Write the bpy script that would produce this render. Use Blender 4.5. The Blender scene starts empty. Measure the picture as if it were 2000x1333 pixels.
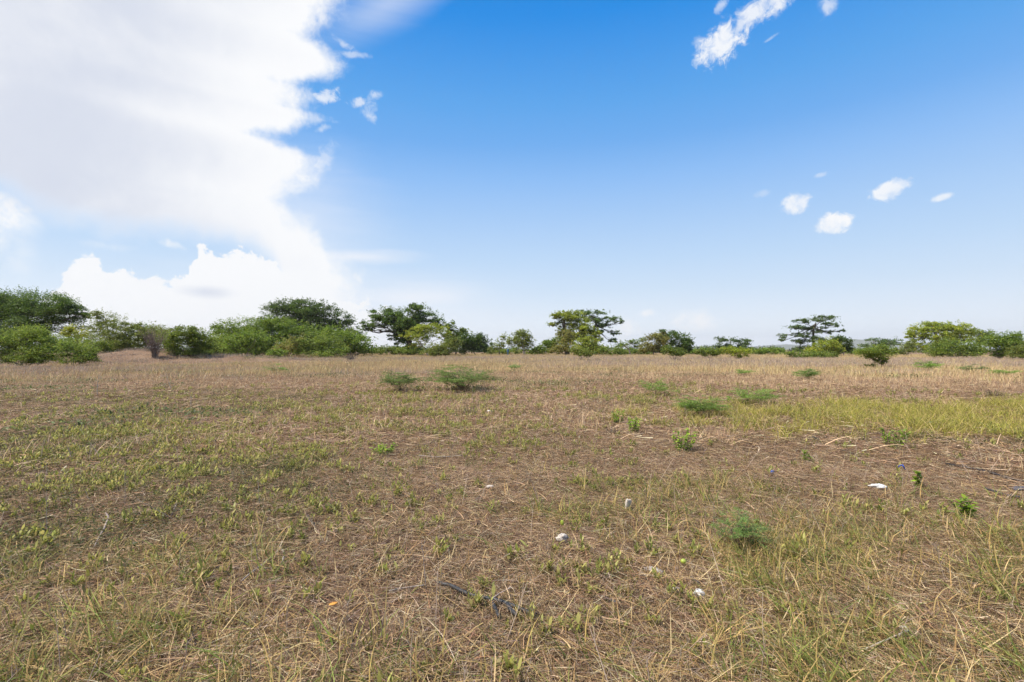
import bpy, math
import numpy as np
from mathutils import Vector
PI = math.pi
S = bpy.context.scene
COL = S.collection
rng = np.random.default_rng(11)

# ------------------------------------------------------------------ view
F = 944.4                      # focal length in photo pixels (2000 wide)
EYE = 1.6
HOR = 683.0                    # photo row of the true horizon
PITCH = math.atan((HOR - 666.5) / F)
cam = bpy.data.cameras.new('camera')
cam.sensor_width = 36.0
cam.lens = 17.0
cam.clip_end = 30000
cam.clip_start = 0.05
co = bpy.data.objects.new('camera', cam)
COL.objects.link(co)
co.location = (0, 0, EYE)
co.rotation_euler = (PI / 2 + PITCH, 0, 0)
S.camera = co

def ray(px, py):
    u, v = (px - 1000) / F, (666.5 - py) / F
    c, s = math.cos(PITCH), math.sin(PITCH)
    return np.array([u, c - v * s, s + v * c])

def W(px, py, D):
    r = ray(px, py)
    r = r / r[1]
    return np.array([r[0] * D, D, EYE + r[2] * D])

# ------------------------------------------------------------------ noise / terrain
_perm = np.random.default_rng(5).random((512, 512))

def vnoise(x, y):
    x = np.asarray(x, float); y = np.asarray(y, float)
    xi = np.floor(x).astype(int); yi = np.floor(y).astype(int)
    fx = x - xi; fy = y - yi
    fx = fx * fx * (3 - 2 * fx); fy = fy * fy * (3 - 2 * fy)
    g = lambda a, b: _perm[a % 512, b % 512]
    return (g(xi, yi) * (1 - fx) * (1 - fy) + g(xi + 1, yi) * fx * (1 - fy)
            + g(xi, yi + 1) * (1 - fx) * fy + g(xi + 1, yi + 1) * fx * fy)

def fbm(x, y, s, o=4, seed=0):
    t = 0; a = .5; f = 1 / s; n = 0
    for k in range(o):
        t = t + a * vnoise(np.asarray(x) * f + 37.1 * k + seed * 13.7, np.asarray(y) * f + 11.3 * k + seed * 7.9)
        n += a; a *= .5; f *= 2.03
    return t / n

def sstep(a, b, x):
    t = np.clip((np.asarray(x, float) - a) / (b - a), 0, 1)
    return t * t * (3 - 2 * t)

def terrain(x, y):
    x = np.asarray(x, float); y = np.asarray(y, float)
    r = np.hypot(x, y)
    z = (fbm(x, y, 1.1, 3, 1) - .5) * .10 + (fbm(x, y, 6, 3, 2) - .5) * .12 * sstep(3, 12, r)
    z = z * (1 - sstep(150, 300, r))
    for (mx, my, sx, sy, h) in MOUNDS:
        z = z + h * np.exp(-((x - mx) / sx) ** 2 - ((y - my) / sy) ** 2)
    return z
MOUNDS = [(-45, 59, 7, 3.5, 1.45), (-34, 60, 8, 3, .7), (-62, 56, 12, 4, .8)]

def ground_at(px, py):
    r = ray(px, py)
    t = EYE / -r[2]
    for _ in range(4):
        p = np.array([0, 0, EYE]) + r * t
        t = (EYE - float(terrain(p[0], p[1]))) / -r[2]
    p = np.array([0, 0, EYE]) + r * t
    return p

# ------------------------------------------------------------------ mesh helpers
class MB:
    """collects vertices, faces and a colour per vertex and makes one mesh"""
    def __init__(self):
        self.v = []; self.f = []; self.c = []; self.n = 0
    def add(self, v, f, c):
        v = np.asarray(v, float).reshape(-1, 3)
        f = np.asarray(f, int)
        c = np.asarray(c, float)
        if c.ndim == 1:
            c = np.tile(c, (len(v), 1))
        self.v.append(v); self.f.append(f + self.n); self.c.append(c)
        self.n += len(v)
    def mesh(self, name, mat, smooth=False):
        me = bpy.data.meshes.new(name)
        v = np.concatenate(self.v); c = np.concatenate(self.c)
        ng = [a for a in self.f if len(a)]
        tot = np.concatenate([np.full(len(a), a.shape[1]) for a in ng])
        idx = np.concatenate([a.ravel() for a in ng])
        me.vertices.add(len(v)); me.vertices.foreach_set('co', v.astype(np.float32).ravel())
        me.loops.add(len(idx)); me.loops.foreach_set('vertex_index', idx.astype(np.int32))
        st = np.concatenate([[0], np.cumsum(tot)[:-1]])
        me.polygons.add(len(tot)); me.polygons.foreach_set('loop_start', st.astype(np.int32))
        me.polygons.foreach_set('loop_total', tot.astype(np.int32))
        me.polygons.foreach_set('use_smooth', np.full(len(tot), smooth))
        me.update(calc_edges=True)
        at = me.color_attributes.new('col', 'FLOAT_COLOR', 'POINT')
        rgba = np.concatenate([c, np.ones((len(c), 1))], 1).astype(np.float32)
        at.data.foreach_set('color', rgba.ravel())
        me.materials.append(mat)
        return me

def nrm(a):
    return a / np.maximum(np.linalg.norm(a, axis=-1, keepdims=True), 1e-9)

def ribbons(mb, p0, d, bend, L, w, segs, col, side=None, tipcol=None, wmid=False, rg=None):
    n = len(p0)
    t = np.linspace(0, 1, segs + 1)
    P = p0[:, None, :] + d[:, None, :] * (L[:, None] * t)[..., None] + bend[:, None, :] * (L[:, None] * t ** 2)[..., None]
    if side is None:
        side = nrm(np.cross(d + bend, np.array([0, 0, 1.0])) + 1e-6)
    wt = (1 - t ** 1.6) if not wmid else np.sin(PI * np.clip(t * .9 + .1, 0, 1)) ** .8
    wt = np.maximum(wt, .06)
    off = side[:, None, :] * (w[:, None] * wt * .5)[..., None]
    V = np.stack([P - off, P + off], 2).reshape(-1, 3)
    m = 2 * (segs + 1)
    base = (np.arange(n) * m)[:, None] + (np.arange(segs) * 2)[None, :]
    base = base.ravel()
    Fq = np.stack([base, base + 1, base + 3, base + 2], 1)
    tc = col if tipcol is None else tipcol
    C = col[:, None, :] * (1 - t[None, :, None]) + tc[:, None, :] * t[None, :, None]
    C = np.repeat(C[:, :, None, :], 2, 2).reshape(-1, 3)
    mb.add(V, Fq, C)

def leafquads(mb, c, d, nn, L, w, col):
    """folded pointed leaf of two triangles-pairs; c = base of leaf"""
    s = nrm(np.cross(d, nn) + 1e-7)
    nn = nrm(np.cross(s, d) + 1e-7)
    a = c
    tip = c + d * L[:, None]
    mid = c + d * (L * .48)[:, None] - nn * (w * .12)[:, None]
    l = mid + s * (w * .5)[:, None] + nn * (w * .16)[:, None]
    r = mid - s * (w * .5)[:, None] + nn * (w * .16)[:, None]
    V = np.stack([a, r, tip, l], 1).reshape(-1, 3)
    b = np.arange(len(c)) * 4
    mb.add(V, np.stack([b, b + 1, b + 2, b + 3], 1), np.repeat(col, 4, 0))

def tube(mb, pts, rad, col, sides=6, cap=True):
    pts = np.asarray(pts, float); rad = np.asarray(rad, float); k = len(pts)
    tg = nrm(np.gradient(pts, axis=0))
    ref = np.array([0, 0, 1.0]) if abs(tg[0][2]) < .9 else np.array([1.0, 0, 0])
    a = nrm(np.cross(tg, ref) + 1e-9); b = np.cross(tg, a)
    th = np.linspace(0, 2 * PI, sides, endpoint=False)
    V = pts[:, None, :] + rad[:, None, None] * (np.cos(th)[None, :, None] * a[:, None, :] + np.sin(th)[None, :, None] * b[:, None, :])
    V = V.reshape(-1, 3)
    i = np.arange(k - 1)[:, None] * sides; j = np.arange(sides)[None, :]; j2 = (j + 1) % sides
    Fq = np.stack([i + j, i + j2, i + sides + j2, i + sides + j], -1).reshape(-1, 4)
    mb.add(V, Fq, col)
    if cap:
        mb.f.append(np.array([[mb.n - k * sides + q for q in range(sides)][::-1], [mb.n - sides + q for q in range(sides)]]))

def curve(p, q, sag=(0, 0, 0), k=6, wob=0.0, rg=rng):
    t = np.linspace(0, 1, k)[:, None]
    c = np.asarray(p) * (1 - t) + np.asarray(q) * t + np.asarray(sag) * (4 * t * (1 - t))
    if wob:
        n = rg.normal(0, wob, (k, 3)); n[0] = 0; n[-1] = 0
        c = c + n
    return c

def rcol(n, palette, weights=None, jit=.12, rg=rng):
    palette = np.asarray(palette, float)
    if weights is not None:
        weights = np.asarray(weights, float) / np.sum(weights)
    i = rg.choice(len(palette), n, p=weights)
    return np.clip(palette[i] * (1 + rg.normal(0, jit, (n, 1))) * (1 + rg.normal(0, jit * .25, (n, 3))), .004, .9)

# ------------------------------------------------------------------ materials
def newmat(name):
    m = bpy.data.materials.new(name); m.use_nodes = True
    nt = m.node_tree; nt.nodes.clear()
    return m, nt

def plant_mat(name, trans=.3, rough=.55, spec=.25, var=.25, nscale=.6):
    m, nt = newmat(name)
    N = nt.nodes.new; L = nt.links.new
    out = N('ShaderNodeOutputMaterial')
    at = N('ShaderNodeAttribute'); at.attribute_name = 'col'
    geo = N('ShaderNodeNewGeometry')
    nz = N('ShaderNodeTexNoise'); nz.inputs['Scale'].default_value = nscale; nz.inputs['Detail'].default_value = 3
    L(geo.outputs['Position'], nz.inputs['Vector'])
    oi = N('ShaderNodeObjectInfo')
    ad = N('ShaderNodeMath'); ad.operation = 'ADD'
    L(nz.outputs['Fac'], ad.inputs[0]); L(oi.outputs['Random'], ad.inputs[1])
    mr = N('ShaderNodeMapRange')
    mr.inputs['From Min'].default_value = .3; mr.inputs['From Max'].default_value = 1.7
    mr.inputs['To Min'].default_value = 1 - var; mr.inputs['To Max'].default_value = 1 + var
    L(ad.outputs[0], mr.inputs['Value'])
    hs = N('ShaderNodeHueSaturation')
    L(at.outputs['Color'], hs.inputs['Color']); L(mr.outputs[0], hs.inputs['Value'])
    pb = N('ShaderNodeBsdfPrincipled')
    pb.inputs['Roughness'].default_value = rough
    pb.inputs['Specular IOR Level'].default_value = spec
    L(hs.outputs['Color'], pb.inputs['Base Color'])
    if trans > 0:
        tr = N('ShaderNodeBsdfTranslucent'); L(hs.outputs['Color'], tr.inputs['Color'])
        mx = N('ShaderNodeMixShader'); mx.inputs[0].default_value = trans
        L(pb.outputs[0], mx.inputs[1]); L(tr.outputs[0], mx.inputs[2]); L(mx.outputs[0], out.inputs[0])
    else:
        L(pb.outputs[0], out.inputs[0])
    return m

M_LEAF = plant_mat('leaf', .48, .5, .3, .22, .35)
M_GRASS = plant_mat('grass_blade', .28, .6, .2, .22, 1.2)
M_STRAW = plant_mat('straw', .12, .7, .15, .22, 2.0)
M_BARK = plant_mat('bark', 0, .9, .1, .3, 3.0)

def simple_mat(name, col, rough=.5, bump=0.0, bscale=40, var=.15, spec=.4):
    m, nt = newmat(name)
    N = nt.nodes.new; L = nt.links.new
    out = N('ShaderNodeOutputMaterial'); pb = N('ShaderNodeBsdfPrincipled')
    pb.inputs['Roughness'].default_value = rough; pb.inputs['Specular IOR Level'].default_value = spec
    tc = N('ShaderNodeTexCoord')
    nz = N('ShaderNodeTexNoise'); nz.inputs['Scale'].default_value = bscale; nz.inputs['Detail'].default_value = 5
    L(tc.outputs['Object'], nz.inputs['Vector'])
    mx = N('ShaderNodeMix'); mx.data_type = 'RGBA'
    mx.inputs[6].default_value = (*[c * (1 - var) for c in col], 1)
    mx.inputs[7].default_value = (*[min(1, c * (1 + var)) for c in col], 1)
    L(nz.outputs['Fac'], mx.inputs[0]); L(mx.outputs[2], pb.inputs['Base Color'])
    if bump:
        b = N('ShaderNodeBump'); b.inputs['Strength'].default_value = bump; b.inputs['Distance'].default_value = .01
        L(nz.outputs['Fac'], b.inputs['Height']); L(b.outputs[0], pb.inputs['Normal'])
    L(pb.outputs[0], out.inputs[0])
    return m

def soil_mat():
    m, nt = newmat('dry_soil')
    N = nt.nodes.new; L = nt.links.new
    out = N('ShaderNodeOutputMaterial'); pb = N('ShaderNodeBsdfPrincipled')
    pb.inputs['Roughness'].default_value = .95; pb.inputs['Specular IOR Level'].default_value = .1
    geo = N('ShaderNodeNewGeometry')
    def noise(s, d=4, r=.6):
        n = N('ShaderNodeTexNoise'); n.inputs['Scale'].default_value = s; n.inputs['Detail'].default_value = d
        n.inputs['Roughness'].default_value = r
        L(geo.outputs['Position'], n.inputs['Vector']); return n.outputs['Fac']
    def ramp(f, *st):
        r = N('ShaderNodeValToRGB'); e = r.color_ramp.elements
        while len(e) < len(st): e.new(.5)
        for q, (p, c) in zip(e, st): q.position = p; q.color = (*c, 1)
        L(f, r.inputs[0]); return r.outputs[0]
    def mix(f, a, b, mode='MIX'):
        x = N('ShaderNodeMix'); x.data_type = 'RGBA'; x.blend_type = mode
        if isinstance(f, float): x.inputs[0].default_value = f
        else: L(f, x.inputs[0])
        L(a, x.inputs[6]); L(b, x.inputs[7]); return x.outputs[2]
    big = ramp(noise(.35, 5), (.35, (.13, .075, .042)), (.52, (.19, .115, .068)), (.68, (.25, .165, .105)))
    fine = ramp(noise(24, 8, .75), (.3, (.10, .062, .04)), (.5, (.21, .14, .092)), (.7, (.40, .30, .215)))
    c = mix(.55, big, fine)
    L(c, pb.inputs['Base Color'])
    b = N('ShaderNodeBump'); b.inputs['Strength'].default_value = .9; b.inputs['Distance'].default_value = .03
    L(noise(30, 8, .7), b.inputs['Height']); L(b.outputs[0], pb.inputs['Normal'])
    L(pb.outputs[0], out.inputs[0])
    return m
M_SOIL = soil_mat()

# ------------------------------------------------------------------ object helpers
def tag(o, label=None, cat=None, group=None, kind=None):
    if label: o['label'] = label
    if cat: o['category'] = cat
    if group: o['group'] = group
    if kind: o['kind'] = kind
    return o

def obj(name, me, parent=None, loc=None):
    o = bpy.data.objects.new(name, me); COL.objects.link(o)
    if parent is not None: o.parent = parent
    if loc is not None: o.location = loc
    return o

def thing(name, loc, label, cat, group=None):
    o = bpy.data.objects.new(name, None); COL.objects.link(o)
    o.empty_display_size = .2
    o.location = loc
    return tag(o, label, cat, group)

# ------------------------------------------------------------------ ground
def build_ground():
    mb = MB()
    R = np.concatenate([[0], np.geomspace(.4, 7000, 210)])
    A = np.linspace(0, 2 * PI, 300, endpoint=False)
    rr, aa = np.meshgrid(R, A, indexing='ij')
    x = rr * np.sin(aa); y = rr * np.cos(aa); z = terrain(x, y)
    V = np.stack([x, y, z], -1).reshape(-1, 3)
    na = len(A)
    i = np.arange(len(R) - 1)[:, None] * na; j = np.arange(na)[None, :]; j2 = (j + 1) % na
    Fq = np.stack([i + j, i + na + j, i + na + j2, i + j2], -1).reshape(-1, 4)[:, ::-1]
    mb.add(V, Fq, np.array([.2, .14, .1]))
    me = mb.mesh('ground', M_SOIL, True)
    tag(obj('ground', me), kind='structure')
build_ground()

# ------------------------------------------------------------------ scatter by geometry nodes (uncountable ground cover only)
def proto_collection(name, meshes):
    c = bpy.data.collections.new(name)
    for k, me in enumerate(meshes):
        c.objects.link(bpy.data.objects.new(f'{name}_piece', me))
    return c

def scatter(name, label, cat, coll, x, y, scl, rot=None, tilt=.06, zoff=0.0, rg=rng):
    n = len(x)
    me = bpy.data.meshes.new(name)
    z = terrain(x, y) + zoff
    me.vertices.add(n)
    me.vertices.foreach_set('co', np.stack([x, y, z], 1).astype(np.float32).ravel())
    e = np.stack([rg.normal(0, tilt, n), rg.normal(0, tilt, n), rg.random(n) * 2 * PI if rot is None else rot], 1)
    a = me.attributes.new('rot', 'FLOAT_VECTOR', 'POINT'); a.data.foreach_set('vector', e.astype(np.float32).ravel())
    s3 = np.asarray(scl)
    if s3.ndim == 1: s3 = np.repeat(s3[:, None], 3, 1)
    a = me.attributes.new('scl', 'FLOAT_VECTOR', 'POINT'); a.data.foreach_set('vector', s3.astype(np.float32).ravel())
    a = me.attributes.new('idx', 'INT', 'POINT'); a.data.foreach_set('value', rg.integers(0, len(coll.objects), n).astype(np.int32))
    o = obj(name, me)
    tag(o, label, cat, kind='stuff')
    ng = bpy.data.node_groups.new(name, 'GeometryNodeTree')
    ng.interface.new_socket('Geometry', in_out='INPUT', socket_type='NodeSocketGeometry')
    ng.interface.new_socket('Geometry', in_out='OUTPUT', socket_type='NodeSocketGeometry')
    N = ng.nodes.new; L = ng.links.new
    gi = N('NodeGroupInput'); go = N('NodeGroupOutput')
    ci = N('GeometryNodeCollectionInfo'); ci.inputs['Collection'].default_value = coll
    ci.inputs['Separate Children'].default_value = True; ci.inputs['Reset Children'].default_value = True
    ip = N('GeometryNodeInstanceOnPoints'); ip.inputs['Pick Instance'].default_value = True
    def att(nm, ty):
        q = N('GeometryNodeInputNamedAttribute'); q.data_type = ty; q.inputs['Name'].default_value = nm
        return q.outputs['Attribute']
    L(gi.outputs[0], ip.inputs['Points']); L(ci.outputs[0], ip.inputs['Instance'])
    L(att('idx', 'INT'), ip.inputs['Instance Index'])
    L(att('rot', 'FLOAT_VECTOR'), ip.inputs['Rotation'])
    L(att('scl', 'FLOAT_VECTOR'), ip.inputs['Scale'])
    L(ip.outputs[0], go.inputs[0])
    md = o.modifiers.new('scatter', 'NODES'); md.node_group = ng
    return o

HALF = math.radians(58)
def sector(n, r0, r1, p=1.0, rg=rng):
    """points in the field ahead; p=1 uniform area density, p<1 denser near"""
    u = rg.random(n)
    k = 2 * p
    r = (r0 ** k + u * (r1 ** k - r0 ** k)) ** (1 / k)
    a = (rg.random(n) * 2 - 1) * HALF
    return r * np.sin(a), r * np.cos(a)

def keep(prob, *arr, rg=rng):
    m = rg.random(len(prob)) < prob
    return [a[m] for a in arr]

def zone(x, y, px, py, wx, wy, soft=.6, nz=1.0):
    """soft ellipse on the ground: centre (photo row/column -> ground point), half sizes in metres"""
    c = ground_at(px, py)
    d = np.hypot((x - c[0]) / wx, (y - c[1]) / wy) + (fbm(x, y, .35 * (wx + wy) / 2 + .2, 4, 9) - .5) * nz
    return 1 - sstep(1 - soft * .5, 1 + soft * .5, d)

# --- palettes (base colours)
TAN = [(.47, .31, .115), (.58, .40, .17), (.38, .24, .09), (.62, .48, .25)]
LITTER = [(.35, .215, .115), (.48, .32, .155), (.40, .30, .215), (.09, .052, .03), (.68, .52, .32), (.20, .12, .066)]
LITW = [3, 3, 2, 2.6, 1.8, 2.6]
GREEN = [(.135, .19, .033), (.19, .23, .043), (.085, .135, .026), (.27, .28, .06)]
SPROUT = [(.30, .30, .065), (.40, .39, .09), (.19, .21, .045), (.48, .45, .14), (.32, .26, .10)]
FARTAN = [(.52, .36, .20), (.62, .46, .26), (.40, .26, .155), (.52, .37, .25)]
MAUVE = [(.40, .31, .25), (.46, .36, .29), (.30, .23, .185), (.47, .36, .26)]

def litter_proto(seed, n, size, wmul=1.0, lmul=1.0, tone=(.84, .84, .87)):
    rg = np.random.default_rng(seed); mb = MB()
    a = rg.random(n) * 2 * PI
    rr = size * np.sqrt(rg.random(n))
    th = rg.random(n) * 2 * PI
    p0 = np.stack([rr * np.cos(th), rr * np.sin(th), rg.random(n) ** 1.5 * .05], 1)
    el = rg.normal(.05, .2, n)
    d = np.stack([np.cos(a) * np.cos(el), np.sin(a) * np.cos(el), np.sin(el)], 1)
    bend = rg.normal(0, .22, (n, 3)) * np.array([1, 1, .25])
    bend[:, 2] -= np.maximum(el, 0) * .6
    L = np.clip(rg.lognormal(math.log(.10), .55, n), .03, .38) * lmul
    w = np.clip(rg.lognormal(math.log(.0026), .4, n), .0012, .007) * wmul
    side = nrm(np.cross(d, np.array([0, 0, 1.0])) + rg.normal(0, .5, (n, 3)))
    ribbons(mb, p0, d, bend, L, w, 3, rcol(n, LITTER, LITW, .2, rg) * np.array(tone), side)
    return mb.mesh('straw_litter', M_STRAW)

def tuft_proto(seed, n, h0, h1, w, spread, cols, wts, size=.05, droop=.5, lean=(0, 0), mat=None, segs=4, tip=None, name='tuft'):
    rg = np.random.default_rng(seed); mb = MB()
    a = rg.random(n) * 2 * PI
    rr = size * np.sqrt(rg.random(n)); th = rg.random(n) * 2 * PI
    p0 = np.stack([rr * np.cos(th), rr * np.sin(th), np.full(n, -.01)], 1)
    sp = np.abs(rg.normal(0, spread, n))
    d = np.stack([np.cos(a) * np.sin(sp) + lean[0], np.sin(a) * np.sin(sp) + lean[1], np.cos(sp)], 1)
    d = nrm(d)
    b = np.stack([np.cos(a), np.sin(a), -np.ones(n) * .7], 1) * (rg.random(n) ** 1.3 * droop)[:, None]
    b[:, :2] += rg.normal(0, .12, (n, 2))
    L = h0 + (h1 - h0) * rg.random(n) ** 1.5
    ww = w * (.6 + .8 * rg.random(n))
    c = rcol(n, cols, wts, .16, rg)
    s2 = a + PI / 2 + rg.normal(0, .9, n)
    side = np.stack([np.cos(s2), np.sin(s2), rg.normal(0, .15, n)], 1)
    tc = c * 1.05 if tip is None else c * (1 - tip[1]) + np.asarray(tip[0]) * tip[1]
    ribbons(mb, p0, d, b, L, ww, segs, c, side, tc)
    return mb.mesh(name, mat or M_GRASS)

def sprout_proto(seed, stems, size, h, leaf, cols=SPROUT, name='sprout', nl=6, wf=.34):
    rg = np.random.default_rng(seed); mb = MB()
    for s in range(stems):
        th = rg.random() * 2 * PI; rr = size * math.sqrt(rg.random())
        b = np.array([rr * math.cos(th), rr * math.sin(th), 0])
        hh = h * (.5 + .7 * rg.random())
        tp = b + np.array([rg.normal(0, .25) * hh, rg.normal(0, .25) * hh, hh])
        tube(mb, curve(b, tp, (0, 0, 0), 3), np.array([.0022, .0018, .001]) * (leaf / .04), np.array([.16, .15, .06]), 3, False)
        n = rg.integers(nl - 2, nl + 3)
        t = np.linspace(.25, 1, n)
        c = b + (tp - b) * t[:, None]
        a = np.arange(n) * 2.4 + rg.random() * 6
        el = .45 + .75 * t + rg.normal(0, .15, n)
        d = np.stack([np.cos(a) * np.cos(el), np.sin(a) * np.cos(el), np.sin(el)], 1)
        nn = np.stack([-np.cos(a) * np.sin(el), -np.sin(a) * np.sin(el), np.cos(el)], 1) + rg.normal(0, .2, (n, 3))
        L = leaf * (.6 + .7 * rg.random(n)); w = L * wf * (.8 + .5 * rg.random(n))
        # two-piece oblong leaf: wide ribbon
        s_ = nrm(np.cross(d, nn))
        bend = (nn * rg.uniform(-.35, .05, (n, 1)))
        ribbons(mb, c, d, bend, L, w, 3, rcol(n, cols, None, .14, rg), s_, None, True)
    return mb.mesh(name, M_LEAF)

def creeper_proto(seed, n, size, leaf, cols, h=.05):
    rg = np.random.default_rng(seed); mb = MB()
    rr = size * np.sqrt(rg.random(n)); th = rg.random(n) * 2 * PI
    c = np.stack([rr * np.cos(th), rr * np.sin(th), rg.random(n) * h], 1)
    a = rg.random(n) * 2 * PI; el = rg.normal(.25, .35, n)
    d = np.stack([np.cos(a) * np.cos(el), np.sin(a) * np.cos(el), np.sin(el)], 1)
    nn = np.array([0, 0, 1.0]) + rg.normal(0, .35, (n, 3))
    L = leaf * (.5 + .8 * rg.random(n))
    leafquads(mb, c, d, nn, L, L * .5, rcol(n, cols, None, .2, rg))
    return mb.mesh('creeper', M_LEAF)

def stalk_proto(seed, h, cols, wmul=1.0):
    rg = np.random.default_rng(seed); mb = MB()
    c = rcol(1, cols, None, .15, rg)[0]
    tp = np.array([rg.normal(0, .22) * h, rg.normal(0, .22) * h, h])
    tube(mb, curve((0, 0, -.01), tp, rg.normal(0, .03, 3) * h, 5), np.linspace(.0026, .0012, 5) * wmul, c, 4)
    for k in range(rg.integers(2, 7)):
        t = rg.uniform(.35, .95); b = tp * t; a = rg.random() * 2 * PI; l = h * rg.uniform(.08, .3)
        e = b + np.array([math.cos(a) * l * .6, math.sin(a) * l * .6, l * .8])
        tube(mb, curve(b, e, (0, 0, 0), 3), np.linspace(.0014, .0008, 3) * wmul, c * rg.uniform(.8, 1.15), 3)
    return mb.mesh('dry_stalk', M_STRAW)

# ---- how green each bit of the field is
def g_green(x, y):      # low broadleaf sprouts
    r = np.hypot(x, y)
    base = .06 + .94 * sstep(.50, .64, fbm(x, y, 1.6, 4, 21))
    base *= .35 + .65 * sstep(.4, .6, fbm(x, y, 7, 3, 22))
    base *= sstep(2.0, 3.0, y)
    base *= 1 - .8 * sstep(14, 24, y)
    left = zone(x, y, 330, 860, 6.5, 4.5, 1.0, .8)
    base = np.maximum(base * .6, left * (.12 + .88 * sstep(.42, .6, fbm(x, y, 1.3, 4, 23))))
    base *= 1 - .85 * zone(x, y, 1700, 900, 3.2, 3.0, .8)
    return np.clip(base, 0, 1)

def g_grassR(x, y):     # green and gold bunch grass, bottom right and bottom corners
    a = zone(x, y, 1800, 1110, 1.7, 1.25, .9, 1.2)
    a = np.maximum(a, zone(x, y, 1800, 1320, 1.6, .5, 1.0, 1.2))
    a = np.maximum(a, .75 * zone(x, y, 1480, 1000, 1.7, .8, 1.0, 1.3))
    a = np.maximum(a, .9 * zone(x, y, 20, 1270, .9, .55, 1.0, .9))
    a = np.maximum(a, .55 * zone(x, y, 200, 1120, 1.1, .5, 1.0, 1.2))
    a = np.maximum(a, .55 * zone(x, y, 800, 1345, 1.8, .32, 1.0, 1.4))
    a = np.maximum(a, .45 * zone(x, y, 1380, 1330, 1.0, .4, 1.0, 1.4))
    return a

def g_gold(x, y):       # straw-gold clumps in the foreground
    a = zone(x, y, 240, 1120, .9, .4, .9, 1.1)
    a = np.maximum(a, .8 * zone(x, y, 200, 1310, 1.3, .4, 1.0, 1.3))
    a = np.maximum(a, .55 * zone(x, y, 1000, 1350, 1.8, .35, 1.0, 1.3))
    a = np.maximum(a, .75 * zone(x, y, 1700, 1160, 2.4, 1.3, 1.0, 1.3))
    a = np.maximum(a, .35 * zone(x, y, 1350, 1240, 1.6, .8, 1.0, 1.3))
    a = np.maximum(a, .03 + .2 * sstep(.55, .7, fbm(x, y, 1.0, 3, 31)))
    return a

def g_lush(x, y):       # yellow-green tall grass on the right
    c = ground_at(1905, 820)
    d = np.hypot((x - c[0]) / 6.2, (y - c[1]) / 3.2) + (fbm(x, y, 1.3, 4, 41) - .5) * 1.3
    return 1 - sstep(.65, 1.15, d)

def g_dark(x, y):       # dark creeping green on the left
    a = zone(x, y, 220, 950, 2.9, 1.35, .9, 1.1)
    a = np.maximum(a, .8 * zone(x, y, 40, 870, 2.5, 1.4, .9, 1.2))
    a = np.maximum(a, zone(x, y, 60, 1060, 1.3, .8, .9, 1.2))
    a = np.maximum(a, .9 * zone(x, y, 490, 782, 3.6, 1.2, .8, .9))
    a = np.maximum(a, .6 * zone(x, y, 1760, 862, 3.0, .5, .8, 1.0))
    a = np.maximum(a, .55 * zone(x, y, 150, 780, 8, 3.5, 1.0, 1.0))
    return a

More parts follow.
